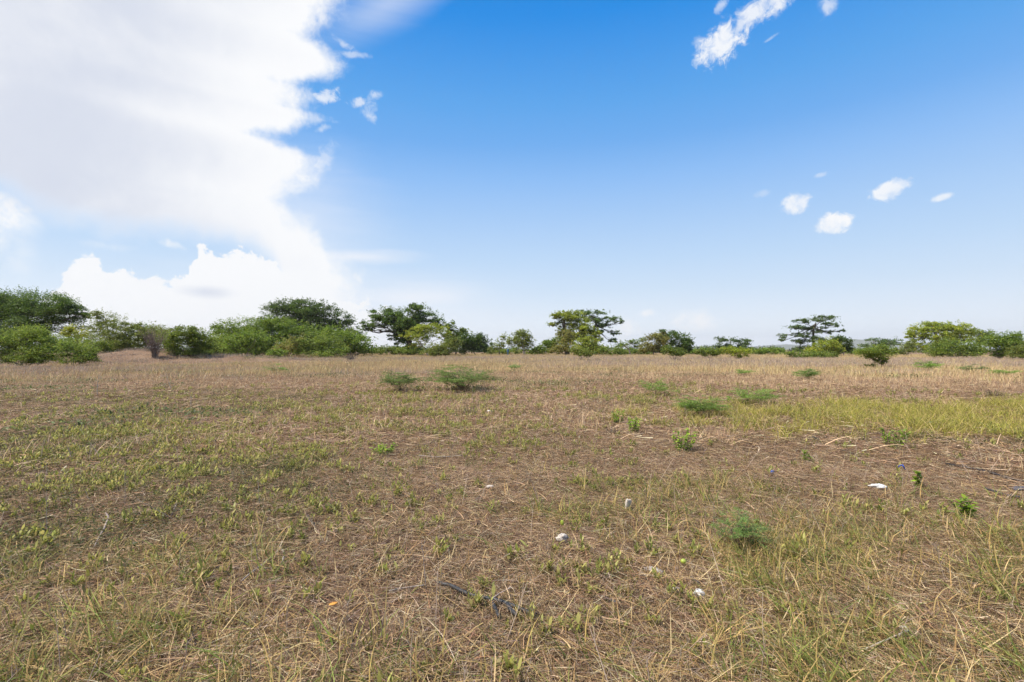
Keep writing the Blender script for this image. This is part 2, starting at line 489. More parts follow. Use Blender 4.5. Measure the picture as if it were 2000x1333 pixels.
def build_cover():
    # litter, near: full detail
    c = proto_collection('litter_near', [litter_proto(100 + k, 210, .34) for k in range(8)])
    x, y = sector(4600, 1.2, 9.5, .8)
    x, y = keep(.35 + .75 * sstep(.40, .52, fbm(x, y, .8, 4, 12)), x, y)
    scatter('straw_litter', 'matted dry straw lying over the brown soil', 'straw', c, x, y, rng.uniform(.8, 1.25, len(x)))
    c = proto_collection('litter_mid', [litter_proto(120 + k, 150, .7, 2.2, 1.5, (.93, .92, .96)) for k in range(8)])
    x, y = sector(8500, 8.5, 34, .75)
    x, y = keep(.35 + .75 * sstep(.38, .55, fbm(x, y, 1.6, 4, 12)), x, y)
    scatter('straw_litter', 'matted dry straw across the middle of the field', 'straw', c, x, y, rng.uniform(.8, 1.3, len(x)))
    # dry bent grass blades, foreground
    c = proto_collection('dry_tuft', [tuft_proto(200 + k, 10 + k, .06, .29, .0055, 1.05, [(.40, .26, .10), (.50, .34, .145), (.32, .20, .08), (.56, .43, .23)], None, .06, 1.0, name='dry_grass', mat=M_STRAW) for k in range(8)])
    x, y = sector(7000, 1.3, 8, .9)
    x, y = keep(g_gold(x, y), x, y)
    scatter('dry_grass', 'straw coloured bent grass clumps in the foreground', 'grass', c, x, y, rng.uniform(.6, 1.25, len(x)))
    # green bunch grass with straw mixed in
    c = proto_collection('green_tuft', [tuft_proto(220 + k, 18, .08, .36, .0068, .8, GREEN + TAN[:2], [3, 3, 1.8, 2.6, 3.0, 2.4], .07, .95, (-.55, .1), name='green_grass', tip=((.42, .36, .14), .3)) for k in range(8)])
    x, y = sector(13500, 1.3, 8, .9)
    x, y = keep(g_grassR(x, y) * .80 * (.3 + .7 * sstep(.4, .58, fbm(x, y, .5, 3, 33))) + .016, x, y)
    scatter('green_grass', 'green bunch grass in the foreground, thickest at bottom right', 'grass', c, x, y, rng.uniform(.5, 1.3, len(x)), rot=rng.normal(0, .9, len(x)))
    # sprouts
    c = proto_collection('sprouts', [sprout_proto(240 + k, 4 + k % 4, .065, .08, .039) for k in range(10)])
    x, y = sector(38000, 2.0, 24, .75)
    p = g_green(x, y)
    x, y, p = keep(np.clip(p * .88 + .03, 0, 1), x, y, p)
    scatter('low_weeds', 'yellow-green leafy sprouts dotted over the dry field', 'weeds', c, x, y, rng.uniform(.45, 1.35, len(x)) * (1 + .2 * sstep(6, 16, np.hypot(x, y))))
    c = proto_collection('olive_tuft', [tuft_proto(230 + k, 16, .03, .12, .0045, .75, [(.24, .25, .07), (.18, .20, .05), (.32, .29, .12), (.14, .16, .04)], None, .08, .5, name='olive_grass') for k in range(6)])
    x, y = sector(30000, 1.8, 16, .75)
    p = .06 + .5 * sstep(.46, .66, fbm(x, y, 1.1, 4, 35)) + .35 * g_grassR(x, y)
    x, y = keep(np.clip(p, 0, 1) * .5, x, y)
    scatter('olive_grass', 'short olive grass blades thinly covering the straw', 'grass', c, x, y, rng.uniform(.6, 1.3, len(x)))
    # dark creeper
    c = proto_collection('creepers', [creeper_proto(260 + k, 100, .3, .028, [(.09, .105, .028), (.125, .13, .038), (.06, .075, .022), (.15, .125, .05)], .07) for k in range(6)])
    x, y = sector(34000, 2.2, 30, .75)
    x, y = keep(np.clip(g_dark(x, y), 0, 1) * (.45 + .55 * sstep(.4, .6, fbm(x, y, .7, 3, 51))), x, y)
    scatter('ground_creeper', 'dark green creeping plants in low patches, mostly on the left', 'ground cover', c, x, y, rng.uniform(.6, 1.2, len(x)))
    # lush grass patch
    c = proto_collection('lush', [tuft_proto(280 + k, 38, .16, .50, .008, .6, [(.31, .30, .04), (.42, .385, .06), (.22, .225, .035), (.50, .39, .12), (.58, .44, .18)], [3, 3, 2, 2, 1.4], .16, .6, name='lush_grass', tip=((.45, .38, .15), .25)) for k in range(6)])
    x, y = sector(26000, 6, 24, .9)
    x, y = keep(g_lush(x, y) * .65 * (.35 + .65 * sstep(.35, .55, fbm(x, y, .9, 3, 43))), x, y)
    scatter('yellow_green_grass', 'long yellow-green grass bed in the right of the field', 'grass', c, x, y, rng.uniform(.6, 1.15, len(x)))
    # mid and far dry grass
    c = proto_collection('field_tan', [tuft_proto(300 + k, 40, .10, .36, .010, .45, FARTAN, None, .45, .35, name='field_grass', mat=M_STRAW, segs=2) for k in range(8)])
    x, y = sector(60000, 9, 60, .62)
    m = (.3 + .7 * sstep(15, 27, y + 5 * (fbm(x, y, 5, 3, 61) - .5))) * (1 - .92 * g_lush(x, y)) * (1 - .8 * np.clip(g_dark(x, y), 0, 1))
    m *= .25 + .75 * sstep(.38, .58, fbm(x, y, 3.2, 4, 62))
    m *= .45 + .55 * sstep(18, 26, y)
    x, y = keep(m * .55, x, y)
    scatter('field_grass', 'short tan dry grass over the middle distance', 'grass', c, x, y, rng.uniform(.5, 1.2, len(x)))
    c = proto_collection('field_mauve', [tuft_proto(320 + k, 46, .15, .5, .013, .3, MAUVE, None, .6, .25, name='field_weeds', mat=M_STRAW, segs=2) for k in range(8)])
    x, y = sector(60000, 20, 150, .7)
    mm = sstep(.46, .58, fbm(x * .5, y, 11, 4, 71))
    mm = np.maximum(mm, sstep(-.02, .25, x / y) * sstep(38, 46, y) * (1 - sstep(75, 95, y)))
    mm = mm * sstep(24, 40, y)
    x1, y1 = keep(mm * .6, x, y)
    scatter('grey_weeds', 'grey-mauve dry weeds banding the far field', 'weeds', c, x1, y1, rng.uniform(.6, 1.25, len(x1)))
    c = proto_collection('far_gold', [tuft_proto(340 + k, 46, .2, .6, .018, .3, [(.56, .41, .21), (.62, .48, .25), (.45, .31, .16), (.46, .42, .17)], [3, 3, 2, 1], .8, .3, name='far_grass', mat=M_STRAW, segs=2) for k in range(8)])
    x, y = sector(42000, 32, 175, .8)
    mb_ = sstep(-.02, .2, x / y) * sstep(34, 44, y) * (1 - sstep(78, 95, y))
    x, y = keep(np.clip(.25 + .75 * sstep(.4, .55, fbm(x * .4, y, 13, 3, 72)) + sstep(85, 105, y), 0, 1) * .7 * (1 - .65 * mb_), x, y)
    scatter('far_grass', 'pale gold dry grass below the far trees', 'grass', c, x, y, rng.uniform(.6, 1.2, len(x)))
    c = proto_collection('far_green', [creeper_proto(360 + k, 70, .7, .10, [(.12, .15, .045), (.16, .18, .06), (.09, .12, .035)], .16) for k in range(4)])
    x, y = sector(9000, 13, 80, .7)
    x, y = keep(sstep(.56, .68, fbm(x * .6, y, 4.5, 4, 73)) * .55, x, y)
    scatter('field_greenery', 'thin olive green growth between the dry grass of the field', 'ground cover', c, x, y, rng.uniform(.5, 1.1, len(x)))
    # thin dry stalks
    c = proto_collection('stalks', [stalk_proto(380 + k, .12 + .03 * k, [(.36, .29, .23), (.44, .35, .26), (.22, .16, .12)]) for k in range(9)])
    x, y = sector(2600, 1.8, 16, .7)
    x, y = keep(.25 + .6 * sstep(.45, .65, fbm(x, y, 2, 3, 81)), x, y)
    scatter('dry_stalks', 'thin grey dead weed stalks poking up from the field', 'weeds', c, x, y, rng.uniform(.5, 1.2, len(x)), tilt=.25)
build_cover()

# ------------------------------------------------------------------ trees and shrubs
PAL = {
 'dark':   [(.045, .085, .022), (.06, .105, .03), (.034, .065, .018), (.085, .125, .035)],
 'mid':    [(.085, .14, .030), (.11, .165, .035), (.06, .105, .024), (.14, .18, .045)],
 'olive':  [(.095, .13, .04), (.12, .15, .048), (.07, .10, .032), (.14, .155, .055)],
 'lime':   [(.15, .20, .035), (.18, .22, .042), (.10, .15, .028), (.22, .235, .055)],
 'yellow': [(.22, .24, .035), (.19, .22, .035), (.14, .19, .03), (.26, .26, .045)],
 'blue':   [(.055, .095, .045), (.07, .115, .055), (.04, .07, .035), (.09, .125, .06)],
 'brown':  [(.11, .125, .05), (.135, .125, .06), (.085, .10, .04), (.14, .15, .055)],
 'shrub':  [(.095, .145, .035), (.12, .17, .04), (.07, .11, .028), (.15, .185, .05)],
}
BARK = {'grey': (.20, .175, .15), 'dark': (.10, .08, .065), 'pale': (.34, .30, .25), 'brown': (.16, .115, .08)}

def tree(name, label, cat, D, base, lobes, pal='mid', form='round', dens=1.0, bark='grey', trunk=None, group=None,
         leafk=.0026, stems=1, seed=None, tr=None, fork=None, aspect=.55, openness=False):
    """lobes: (column, row, half width, half height) as seen, built as ellipsoids of leaf pads at their true distance"""
    rg = np.random.default_rng(int(base * 7 + D * 3) if seed is None else seed)
    bx = (base - 1000) / F * D
    bz = float(terrain(bx, D))
    root = np.array([bx, D, bz])
    m = D / F
    t = thing(name, root, label, cat, group)
    tm = MB(); cm = MB()
    LB = []
    for (px, py, rx, ry) in lobes:
        c = W(px, py, D)
        a, b = rx * m * 1.08, ry * m * 1.08
        dy = a * .8
        c = c + np.array([0, rg.uniform(-.45, .45) * dy, 0])
        LB.append((c - root, a, min(dy, 5.0), b))
    H = max(c[2] + b for c, a, dy, b in LB)
    tr = tr if tr is not None else max(.05, H * .022)
    bc = np.array(BARK[bark])
    # trunk(s)
    tops = []
    if trunk:
        pts = [np.zeros(3) + np.array([0, 0, -.15])] + [W(px, py, D) - root for px, py in trunk]
        pts = np.array(pts)
        k = 4 * len(pts)
        s = np.linspace(0, 1, len(pts)); q = np.linspace(0, 1, k)
        pp = np.stack([np.interp(q, s, pts[:, i]) for i in range(3)], 1) + rg.normal(0, tr * .25, (k, 3)) * np.linspace(0, 1, k)[:, None]
        tube(tm, pp, np.linspace(tr * 1.25, tr * .55, k), bc, 8)
        tops.append((pp, tr * .6))
    else:
        for s in range(stems):
            lobe = LB[s % len(LB)]
            e = lobe[0] * np.array([.55, .55, 1]) + np.array([0, 0, -lobe[3] * .5])
            if stems > 1: e = lobe[0] + rg.normal(0, .3, 3) * np.array([lobe[1], lobe[2], lobe[3]])
            e[2] = max(e[2], H * .25)
            b0 = np.array([rg.normal(0, .12), rg.normal(0, .12), -.1]) * (1 if stems > 1 else 0)
            b0[2] = -.12
            pp = curve(b0, e, (0, 0, 0), 8, tr * .35, rg)
            r0 = tr / math.sqrt(stems)
            tube(tm, pp, np.linspace(r0 * 1.25, r0 * .5, 8), bc, 7)
            tops.append((pp, r0 * .6))
    ls = leafk * D
    for (c, a, dy, b) in LB:
        pp, r0 = tops[rg.integers(len(tops))]
        st = pp[rg.integers(max(1, len(pp) * 2 // 3), len(pp))]
        tgt = c + np.array([0, 0, -b * .25])
        limb = curve(st, tgt, (0, 0, -abs(tgt[0] - st[0]) * .08), 7, r0 * .6, rg)
        tube(tm, limb, np.linspace(r0 * .6, r0 * .2, 7), bc, 5, False)
        # leaf pads spread through the lobe, plus loose leaves between them and sprays past its edge
        if form == 'umbrella':
            npad = int(np.clip(a * b * 5.0 / (1.0 + .012 * D), 14, 70)); pr = .30; flat = .34; loose = .12
        elif form == 'feather':
            npad = int(np.clip(a * b * 5.0 / (.6 + .012 * D), 16, 70)); pr = .26; flat = .42; loose = .34
        else:
            npad = int(np.clip(a * b * 4.5 / (1.0 + .012 * D), 14, 70)); pr = .28; flat = .8; loose = .22
        if openness: loose = .04
        ext = np.array([a, dy, b])
        u = nrm(rg.normal(0, 1, (npad, 3)))
        rad = rg.random((npad, 1)) ** (.42)
        pc = c + u * rad * ext * np.array([.88, .88, .86])
        pr_m = pr * (a + dy) * .5 * rg.uniform(.55, 1.25, npad)
        pr_m = np.minimum(pr_m, max(1.5 * b, .35 * a) * rg.uniform(.6, 1.0, npad))
        for k in range(npad):
            if rg.random() < (.7 if form != 'round' else .4):
                s0 = limb[rg.integers(2, 7)]
                tw = curve(s0, pc[k] - np.array([0, 0, pr_m[k] * flat * .3]), (0, 0, -pr_m[k] * .15), 5, r0 * .15, rg)
                tube(tm, tw, np.linspace(r0 * .22, r0 * .06, 5), bc * rg.uniform(.8, 1.1), 4, False)
        total = int(dens * 5.6 * PI * a * b / (ls * ls * aspect * .62))
        total = int(np.clip(total, 300, 22000))
        n1 = int(total * loose); n2 = int(total * .10) if not openness else int(total * .04)
        wsum = pr_m ** 2 * rg.uniform(.35, 1.6, npad) + 1e-6
        cnt = rg.multinomial(total - n1 - n2, wsum / wsum.sum())
        pid = np.repeat(np.arange(npad), cnt)
        n = len(pid)
        dirn = nrm(rg.normal(0, 1, (n, 3)))
        rr = rg.random((n, 1)) ** (.55 if form != 'round' else .42)
        off = dirn * rr * np.array([1, 1, flat])
        if form != 'round':
            off[:, 2] -= .25 * (off[:, 0] ** 2 + off[:, 1] ** 2)
        P = pc[pid] + off * pr_m[pid][:, None]
        tint = rg.normal(1, .15, npad)[pid]
        # loose leaves
        u1 = nrm(rg.normal(0, 1, (n1, 3))) * rg.random((n1, 1)) ** .4 * .97
        P1 = c + u1 * ext
        # sprays: short rows of leaves leaving the surface upward and outward
        ns = max(3, n2 // 9)
        us = nrm(rg.normal(0, 1, (ns, 3)) + np.array([0, 0, .5]))
        sl = rg.uniform(.12, .42, ns) * min(a, 1.6 * b) * (1.25 if form == 'feather' else .8)
        sdir = nrm(us * np.array([1, 1, .6]) + np.array([0, 0, .35 if form == 'feather' else .1]) + rg.normal(0, .25, (ns, 3)))
        sid = rg.integers(0, ns, n2)
        P2 = c + us[sid] * ext * .9 + sdir[sid] * (sl[sid] * rg.random(n2))[:, None] + rg.normal(0, ls * .35, (n2, 3))
        P = np.concatenate([P, P1, P2]); tint = np.concatenate([tint, rg.normal(.95, .08, n1), rg.normal(1.05, .1, n2)])
        # gaps: thin the crown where a clump noise is low
        gs_ = max(.30 * a, 2.2 * ls)
        gn = .5 * vnoise(P[:, 0] / gs_ + 40 + .3 * P[:, 1] / gs_, P[:, 2] / gs_ * 1.7 + 20) + .5 * vnoise(P[:, 0] / gs_ * 2.1 + 9, P[:, 2] / gs_ * 3.0 + .6 * P[:, 1] / gs_ + 60)
        keepm = gn > ((.40 if openness else .30) + rg.normal(0, .07, len(P)))
        P = P[keepm]; tint = tint[keepm]; n = len(P)
        P[:, 2] = np.maximum(P[:, 2], .03 + .1 * ls)
        az = rg.random(n) * 2 * PI
        if form == 'round':
            el = rg.normal(-.1, .6, n); nsp = .85
        else:
            el = rg.normal(-.02, .45, n); nsp = .75
        d = np.stack([np.cos(az) * np.cos(el), np.sin(az) * np.cos(el), np.sin(el)], 1)
        nn = np.array([0, 0, 1.0]) + rg.normal(0, nsp, (n, 3))
        L = ls * rg.uniform(.6, 1.5, n)
        wd = L * aspect * rg.uniform(.7, 1.2, n)
        cc = rcol(n, PAL[pal], [3, 3, 2, 1.2], .16, rg) * tint[:, None] * np.array([2.12, 1.92, 1.12]) * (.92 if pal in ('mid', 'shrub', 'dark') else 1)
        leafquads(cm, P, d, nn, L, wd, np.clip(cc, .005, .8))
    obj('trunk', tm.mesh('trunk', M_BARK, True), t)
    obj('crown', cm.mesh('crown', M_LEAF), t)
    return t

G_FAR = 'trees along the far edge of the field'
G_BUSH = 'scrub bushes in front of the far trees'
TREES = [
 # name, label, category, D, base px, lobes, kwargs
 ('umbrella_tree', 'broad dark green umbrella tree at the far left edge, overtopping the scrub', 'tree', 76, 15,
  [(30, 598, 80, 30), (-60, 610, 80, 42), (95, 600, 52, 24), (60, 632, 78, 30), (140, 612, 34, 9), (15, 648, 60, 24), (-20, 585, 60, 18)],
  dict(pal='dark', form='umbrella', dens=1.15, bark='dark', tr=.5)),
 ('small_tree', 'small bright yellow-green tree beside the broad dark tree on the left', 'tree', 70, 148,
  [(145, 648, 22, 12), (160, 654, 16, 9), (128, 650, 10, 7)], dict(pal='yellow', form='umbrella', bark='dark', dens=.9)),
 ('feathery_tree', 'thin grey-green feathery tree with loose pointed top, left of the bare brown bush', 'tree', 66, 215,
  [(198, 624, 24, 16), (232, 640, 34, 18), (186, 640, 18, 14), (220, 664, 52, 20), (190, 612, 10, 6)],
  dict(pal='olive', form='feather', dens=.62, bark='grey', leafk=.0022)),
 ('scrub_tree', 'rounded olive scrub tree directly behind the bare brown bush', 'tree', 67, 276,
  [(280, 656, 34, 20), (303, 652, 26, 16), (264, 674, 34, 14), (315, 660, 30, 18)], dict(pal='olive', form='feather', dens=.85, stems=3)),
 ('dense_tree', 'dark treetop just showing above the scrub left of the bare brown bush', 'tree', 95, 268,
  [(268, 640, 14, 8), (285, 648, 30, 12), (340, 650, 30, 9), (350, 642, 10, 4)], dict(pal='dark', form='umbrella', dens=.9)),
 ('scrub_bush', 'wide soft green bush right of the bare brown bush', 'bush', 58, 365,
  [(366, 672, 46, 22), (345, 664, 28, 16), (392, 668, 24, 18), (372, 648, 28, 10), (360, 690, 44, 9)], dict(pal='shrub', form='feather', stems=5, dens=1.0)),
 ('scrub_bush', 'large feathery olive-green bush at the left edge, nearest of the left scrub', 'bush', 44, 48,
  [(45, 664, 46, 24), (18, 682, 46, 24), (85, 692, 36, 18), (-15, 670, 40, 30), (50, 700, 50, 14), (60, 650, 26, 12)], dict(pal='shrub', form='feather', stems=6, dens=1.0, leafk=.0024)),
 ('scrub_bush', 'low bright green bush on the slope between the left edge bush and the grass mound', 'bush', 48, 146,
  [(140, 686, 34, 16), (164, 696, 22, 9), (126, 676, 22, 10), (150, 703, 36, 7)], dict(pal='shrub', form='feather', stems=5, dens=1.1)),
 ('spreading_tree', 'wide layered mid green tree with flat tips, in front of the tall dark dome tree', 'tree', 96, 500,
  [(480, 640, 62, 18), (530, 634, 38, 16), (438, 648, 32, 9), (562, 645, 42, 20), (500, 664, 84, 24), (600, 655, 40, 20), (425, 640, 18, 5)],
  dict(pal='mid', form='umbrella', dens=1.1, bark='grey', tr=.3)),
 ('umbrella_tree', 'tall dark dome-crowned tree rising behind the wide layered green tree', 'tree', 126, 600,
  [(575, 602, 56, 18), (543, 601, 38, 10), (622, 608, 42, 20), (652, 624, 36, 16), (560, 622, 60, 18), (672, 646, 24, 22), (690, 652, 24, 12), (702, 661, 22, 5), (610, 640, 60, 22)],
  dict(pal='dark', form='umbrella', dens=.95, bark='dark', tr=.6)),
 ('scrub_bush', 'rounded green bush at the left foot of the wide layered tree', 'bush', 84, 432,
  [(436, 674, 26, 20), (425, 684, 22, 12)], dict(pal='shrub', form='feather', stems=4, dens=1.1)),
 ('scrub_bush', 'bluish green bush under the middle of the wide layered tree', 'bush', 80, 474,
  [(470, 676, 36, 20), (495, 664, 36, 18)], dict(pal='mid', form='feather', stems=4, dens=1.1)),
 ('scrub_bush', 'brownish thin bush with bare stems below the wide layered tree', 'bush', 82, 560,
  [(562, 678, 22, 14), (575, 668, 20, 12), (545, 682, 18, 8)], dict(pal='brown', form='feather', stems=6, dens=.5, bark='brown')),
 ('scrub_bush', 'low dark round bush standing alone in front of the wide layered tree', 'bush', 74, 540,
  [(540, 690, 19, 8), (530, 692, 12, 6)], dict(pal='mid', form='feather', stems=4, dens=1.2)),
 ('scrub_bush', 'wide layered bush right of the low dark round bush', 'bush', 84, 622,
  [(622, 668, 44, 16), (600, 682, 34, 10), (648, 682, 36, 11), (640, 690, 44, 6)], dict(pal='shrub', form='feather', stems=5, dens=1.0)),
 ('scrub_tree', 'sloping green scrub tree at the right end of the left tree group', 'tree', 96, 684,
  [(685, 670, 38, 20), (652, 656, 34, 18), (715, 682, 20, 9)], dict(pal='mid', form='feather', stems=4, dens=1.1)),
 ('scrub_bush', 'green bush filling the gap left of the wide layered tree', 'bush', 90, 408,
  [(408, 676, 22, 18), (395, 684, 22, 12), (418, 690, 18, 7)], dict(pal='shrub', form='feather', stems=5, dens=1.0)),
 ('scrub_bush', 'dull green bush behind the grass mound on the left', 'bush', 74, 232,
  [(232, 672, 34, 16), (205, 676, 26, 14), (252, 680, 24, 10)], dict(pal='olive', form='feather', stems=5, dens=1.0)),
 ('scrub_bush', 'dense green thicket under the tall dark dome tree', 'bush', 100, 662,
  [(660, 678, 36, 16), (690, 682, 30, 13), (630, 676, 34, 16), (600, 672, 36, 18), (715, 686, 16, 8)], dict(pal='mid', form='feather', stems=6, dens=1.1)),
 ('scrub_bush', 'dark green thicket under the wide layered tree', 'bush', 94, 515,
  [(500, 680, 40, 14), (540, 672, 40, 18), (575, 680, 34, 14), (460, 684, 30, 10)], dict(pal='mid', form='feather', stems=6, dens=1.1)),
 ('hedge', 'low green hedge between the left tree group and the dark vine-clad tree', 'hedge', 118, 760,
  [(735, 686, 24, 8), (762, 685, 26, 8), (790, 686, 24, 8), (815, 687, 16, 7)], dict(pal='shrub', form='feather', stems=8, dens=1.1)),
 ('vine_clad_tree', 'dark leaning twin-lobed tree clad in vines, left of centre', 'tree', 122, 802,
  [(755, 614, 36, 13), (798, 634, 36, 22), (716, 640, 17, 6), (740, 630, 34, 10), (815, 605, 28, 10), (845, 622, 24, 14), (790, 660, 22, 28), (812, 640, 42, 18), (806, 684, 20, 11), (770, 624, 28, 18), (770, 656, 14, 12), (822, 620, 26, 10), (862, 634, 12, 8)],
  dict(pal='dark', form='umbrella', dens=1.15, bark='dark', tr=.8, trunk=[(800, 670), (780, 640)])),
 ('feathery_tree', 'pale yellow-green feathery tree with leaning bare trunk, in front of the dark vine-clad tree', 'tree', 108, 838,
  [(830, 648, 38, 12), (800, 656, 20, 8), (850, 640, 28, 8), (866, 654, 18, 10), (828, 664, 20, 6), (812, 674, 16, 5)],
  dict(pal='lime', form='umbrella', dens=.6, bark='pale', trunk=[(828, 680), (816, 662)], tr=.16)),
 ('scrub_bush', 'rounded grey-olive bush at the right foot of the pale feathery tree', 'bush', 104, 868,
  [(864, 682, 32, 13), (880, 674, 22, 14), (852, 688, 30, 8)], dict(pal='olive', form='feather', stems=5, dens=1.1)),
 ('dense_tree', 'narrow spired dark tree right of the pale feathery tree', 'tree', 126, 890,
  [(882, 640, 10, 13), (905, 650, 16, 9), (890, 668, 20, 20), (880, 656, 14, 12)], dict(pal='mid', form='round', dens=1.0)),
 ('dense_tree', 'squat dark round tree between the spired tree and the small round tree', 'tree', 124, 930,
  [(915, 676, 28, 16), (942, 674, 20, 17), (936, 660, 12, 9), (905, 668, 18, 16), (925, 668, 20, 12)], dict(pal='dark', form='round', dens=1.1)),
 ('thin_tree', 'sparse slim sapling left of the small round tree, by the blue post', 'tree', 128, 976,
  [(974, 674, 16, 11), (984, 660, 9, 6), (965, 682, 14, 8)], dict(pal='olive', form='feather', dens=.5)),
 ('round_tree', 'small round-headed tree with slender trunk left of the twin-crowned tree', 'tree', 125, 1024,
  [(1018, 658, 24, 11), (1005, 668, 16, 10), (1034, 667, 13, 12), (1020, 676, 22, 10), (1022, 650, 14, 6)], dict(pal='olive', form='round', dens=.75, bark='pale')),
 ('scrub_bush', 'dark low bush at the left foot of the twin-crowned tree', 'bush', 128, 1070,
  [(1076, 676, 24, 11), (1058, 684, 22, 8), (1090, 668, 14, 9), (1068, 670, 12, 5)], dict(pal='mid', form='round', stems=4, dens=1.1)),
 ('vine_clad_tree', 'left half of the twin crowns, smothered in bright green vines', 'tree', 130, 1108,
  [(1095, 619, 24, 9), (1080, 634, 13, 4), (1124, 628, 28, 17), (1132, 648, 32, 18), (1094, 646, 8, 22), (1116, 611, 24, 6), (1150, 662, 24, 22), (1110, 660, 14, 20)],
  dict(pal='lime', form='umbrella', dens=1.15, bark='dark', tr=.6)),
 ('umbrella_tree', 'right half of the twin crowns, open umbrella tree with visible limbs', 'tree', 136, 1164,
  [(1158, 611, 34, 6), (1196, 622, 22, 5), (1148, 622, 22, 7), (1182, 636, 20, 6), (1208, 628, 12, 4), (1200, 650, 13, 5), (1196, 666, 10, 5), (1170, 626, 26, 6), (1168, 648, 12, 5), (1172, 664, 9, 3)],
  dict(pal='blue', form='umbrella', dens=1.25, openness=True, bark='dark', trunk=[(1163, 668), (1161, 640), (1166, 624)], tr=.42)),
 ('scrub_tree', 'brownish tangled scrub tree under the vine-smothered crown', 'tree', 118, 1104,
  [(1105, 658, 18, 16), (1105, 678, 24, 12), (1092, 684, 22, 8)], dict(pal='brown', form='feather', dens=.75, stems=4, bark='brown')),
 ('scrub_bush', 'yellow-green bush heaped at the right foot of the vine-smothered crown', 'bush', 114, 1155,
  [(1146, 672, 26, 16), (1166, 684, 24, 9), (1140, 682, 22, 10)], dict(pal='lime', form='feather', stems=5, dens=1.0)),
 ('scrub_bush', 'small dark bush on short stem out in the grass before the twin-crowned tree', 'bush', 66, 1138,
  [(1137, 688, 22, 9), (1124, 684, 14, 6), (1150, 690, 14, 6)], dict(pal='olive', form='feather', stems=5, dens=.85)),
 ('scrub_bush', 'low green bush right of the twin-crowned tree, left of a pale leaning trunk', 'bush', 108, 1196,
  [(1196, 686, 26, 8), (1182, 684, 14, 6), (1210, 687, 14, 6)], dict(pal='shrub', form='feather', stems=5, dens=1.1)),
 ('thin_tree', 'thin tree with pale leaning trunk left of the dense round tree', 'tree', 128, 1232,
  [(1214, 674, 18, 7), (1246, 676, 14, 8), (1236, 667, 12, 5), (1256, 664, 8, 5)], dict(pal='mid', form='feather', dens=.55, bark='pale', trunk=[(1228, 682), (1218, 674)], tr=.18)),
 ('scrub_tree', 'olive-brown tree joined to the left side of the dense round tree', 'tree', 121, 1276,
  [(1276, 666, 26, 12), (1264, 680, 20, 9), (1290, 658, 14, 8), (1282, 682, 22, 8)], dict(pal='brown', form='round', dens=.9)),
 ('round_tree', 'dense dark round tree between the twin-crowned tree and the flat far umbrella tree', 'tree', 122, 1322,
  [(1312, 658, 26, 9), (1330, 668, 22, 15), (1346, 676, 9, 12), (1302, 680, 24, 11), (1335, 684, 20, 8), (1292, 648, 8, 4)], dict(pal='dark', form='round', dens=1.2)),
 ('scrub_bush', 'small fan-shaped bush in the grass before the dense round tree', 'bush', 70, 1316,
  [(1312, 686, 22, 9), (1326, 690, 14, 6), (1300, 684, 10, 5)], dict(pal='shrub', form='feather', stems=5, dens=.95)),
 ('umbrella_tree', 'small flat-topped umbrella tree far off, right of the dense round tree', 'tree', 138, 1432,
  [(1424, 663, 28, 5), (1452, 669, 24, 7), (1414, 675, 18, 7), (1440, 679, 30, 7), (1398, 676, 8, 3)], dict(pal='blue', form='umbrella', dens=.9)),
 ('scrub_bush', 'leftmost of the two spreading bushes before the flat far umbrella tree', 'bush', 78, 1386,
  [(1384, 690, 22, 7), (1402, 686, 18, 8), (1370, 686, 10, 4)], dict(pal='shrub', form='feather', stems=5, dens=1.0)),
 ('scrub_bush', 'rightmost of the two spreading bushes before the flat far umbrella tree', 'bush', 76, 1440,
  [(1442, 690, 20, 8), (1424, 684, 18, 8), (1456, 686, 10, 5)], dict(pal='lime', form='feather', stems=5, dens=1.0)),
 ('hedge', 'low scrub filling the gap right of the dense round tree', 'hedge', 132, 1368,
  [(1362, 687, 16, 6), (1378, 686, 14, 7), (1350, 688, 16, 5)], dict(pal='mid', form='feather', stems=5, dens=1.1)),
 ('hedge', 'low scrub at the foot of the thin tree with pale leaning trunk', 'hedge', 134, 1238,
  [(1222, 688, 18, 5), (1244, 687, 20, 6), (1262, 688, 14, 6)], dict(pal='shrub', form='feather', stems=5, dens=1.1)),
 ('hedge', 'low scrub between the sapling and the small round-headed tree by the blue post', 'hedge', 134, 1000,
  [(985, 687, 20, 6), (1008, 686, 18, 6), (1042, 687, 18, 7), (958, 686, 14, 7)], dict(pal='shrub', form='feather', stems=6, dens=1.1)),
 ('hedge', 'low scrub in front of the pale hill, right of the lone open tree', 'hedge', 130, 1682,
  [(1672, 689, 18, 4), (1690, 687, 16, 6)], dict(pal='shrub', form='feather', stems=5, dens=1.1)),
 ('hedge', 'low scrub under the small flat-topped umbrella tree', 'hedge', 136, 1452,
  [(1432, 686, 20, 6), (1462, 685, 20, 7), (1405, 686, 14, 6)], dict(pal='mid', form='feather', stems=5, dens=1.1)),
 ('scrub_bush', 'green bush filling the gap below the small yellow-green tree', 'bush', 68, 128,
  [(122, 670, 30, 14), (150, 674, 24, 13), (100, 676, 24, 14)], dict(pal='mid', form='feather', stems=5, dens=1.1)),
 ('scrub_bush', 'green bush at the foot of the grey-green feathery tree', 'bush', 62, 188,
  [(188, 676, 26, 14), (176, 684, 22, 9), (200, 688, 16, 6)], dict(pal='shrub', form='feather', stems=5, dens=1.1)),
 ('scrub_bush', 'green bush between the bare brown bush and the wide soft green bush', 'bush', 64, 332,
  [(330, 676, 20, 18), (322, 660, 22, 14), (338, 690, 20, 8)], dict(pal='olive', form='feather', stems=5, dens=1.0)),
 ('hedge', 'low dark hedge left of the lone open tree', 'hedge', 128, 1500,
  [(1480, 686, 18, 6), (1505, 686, 22, 7), (1525, 684, 14, 6)], dict(pal='mid', form='round', stems=6, dens=1.1)),
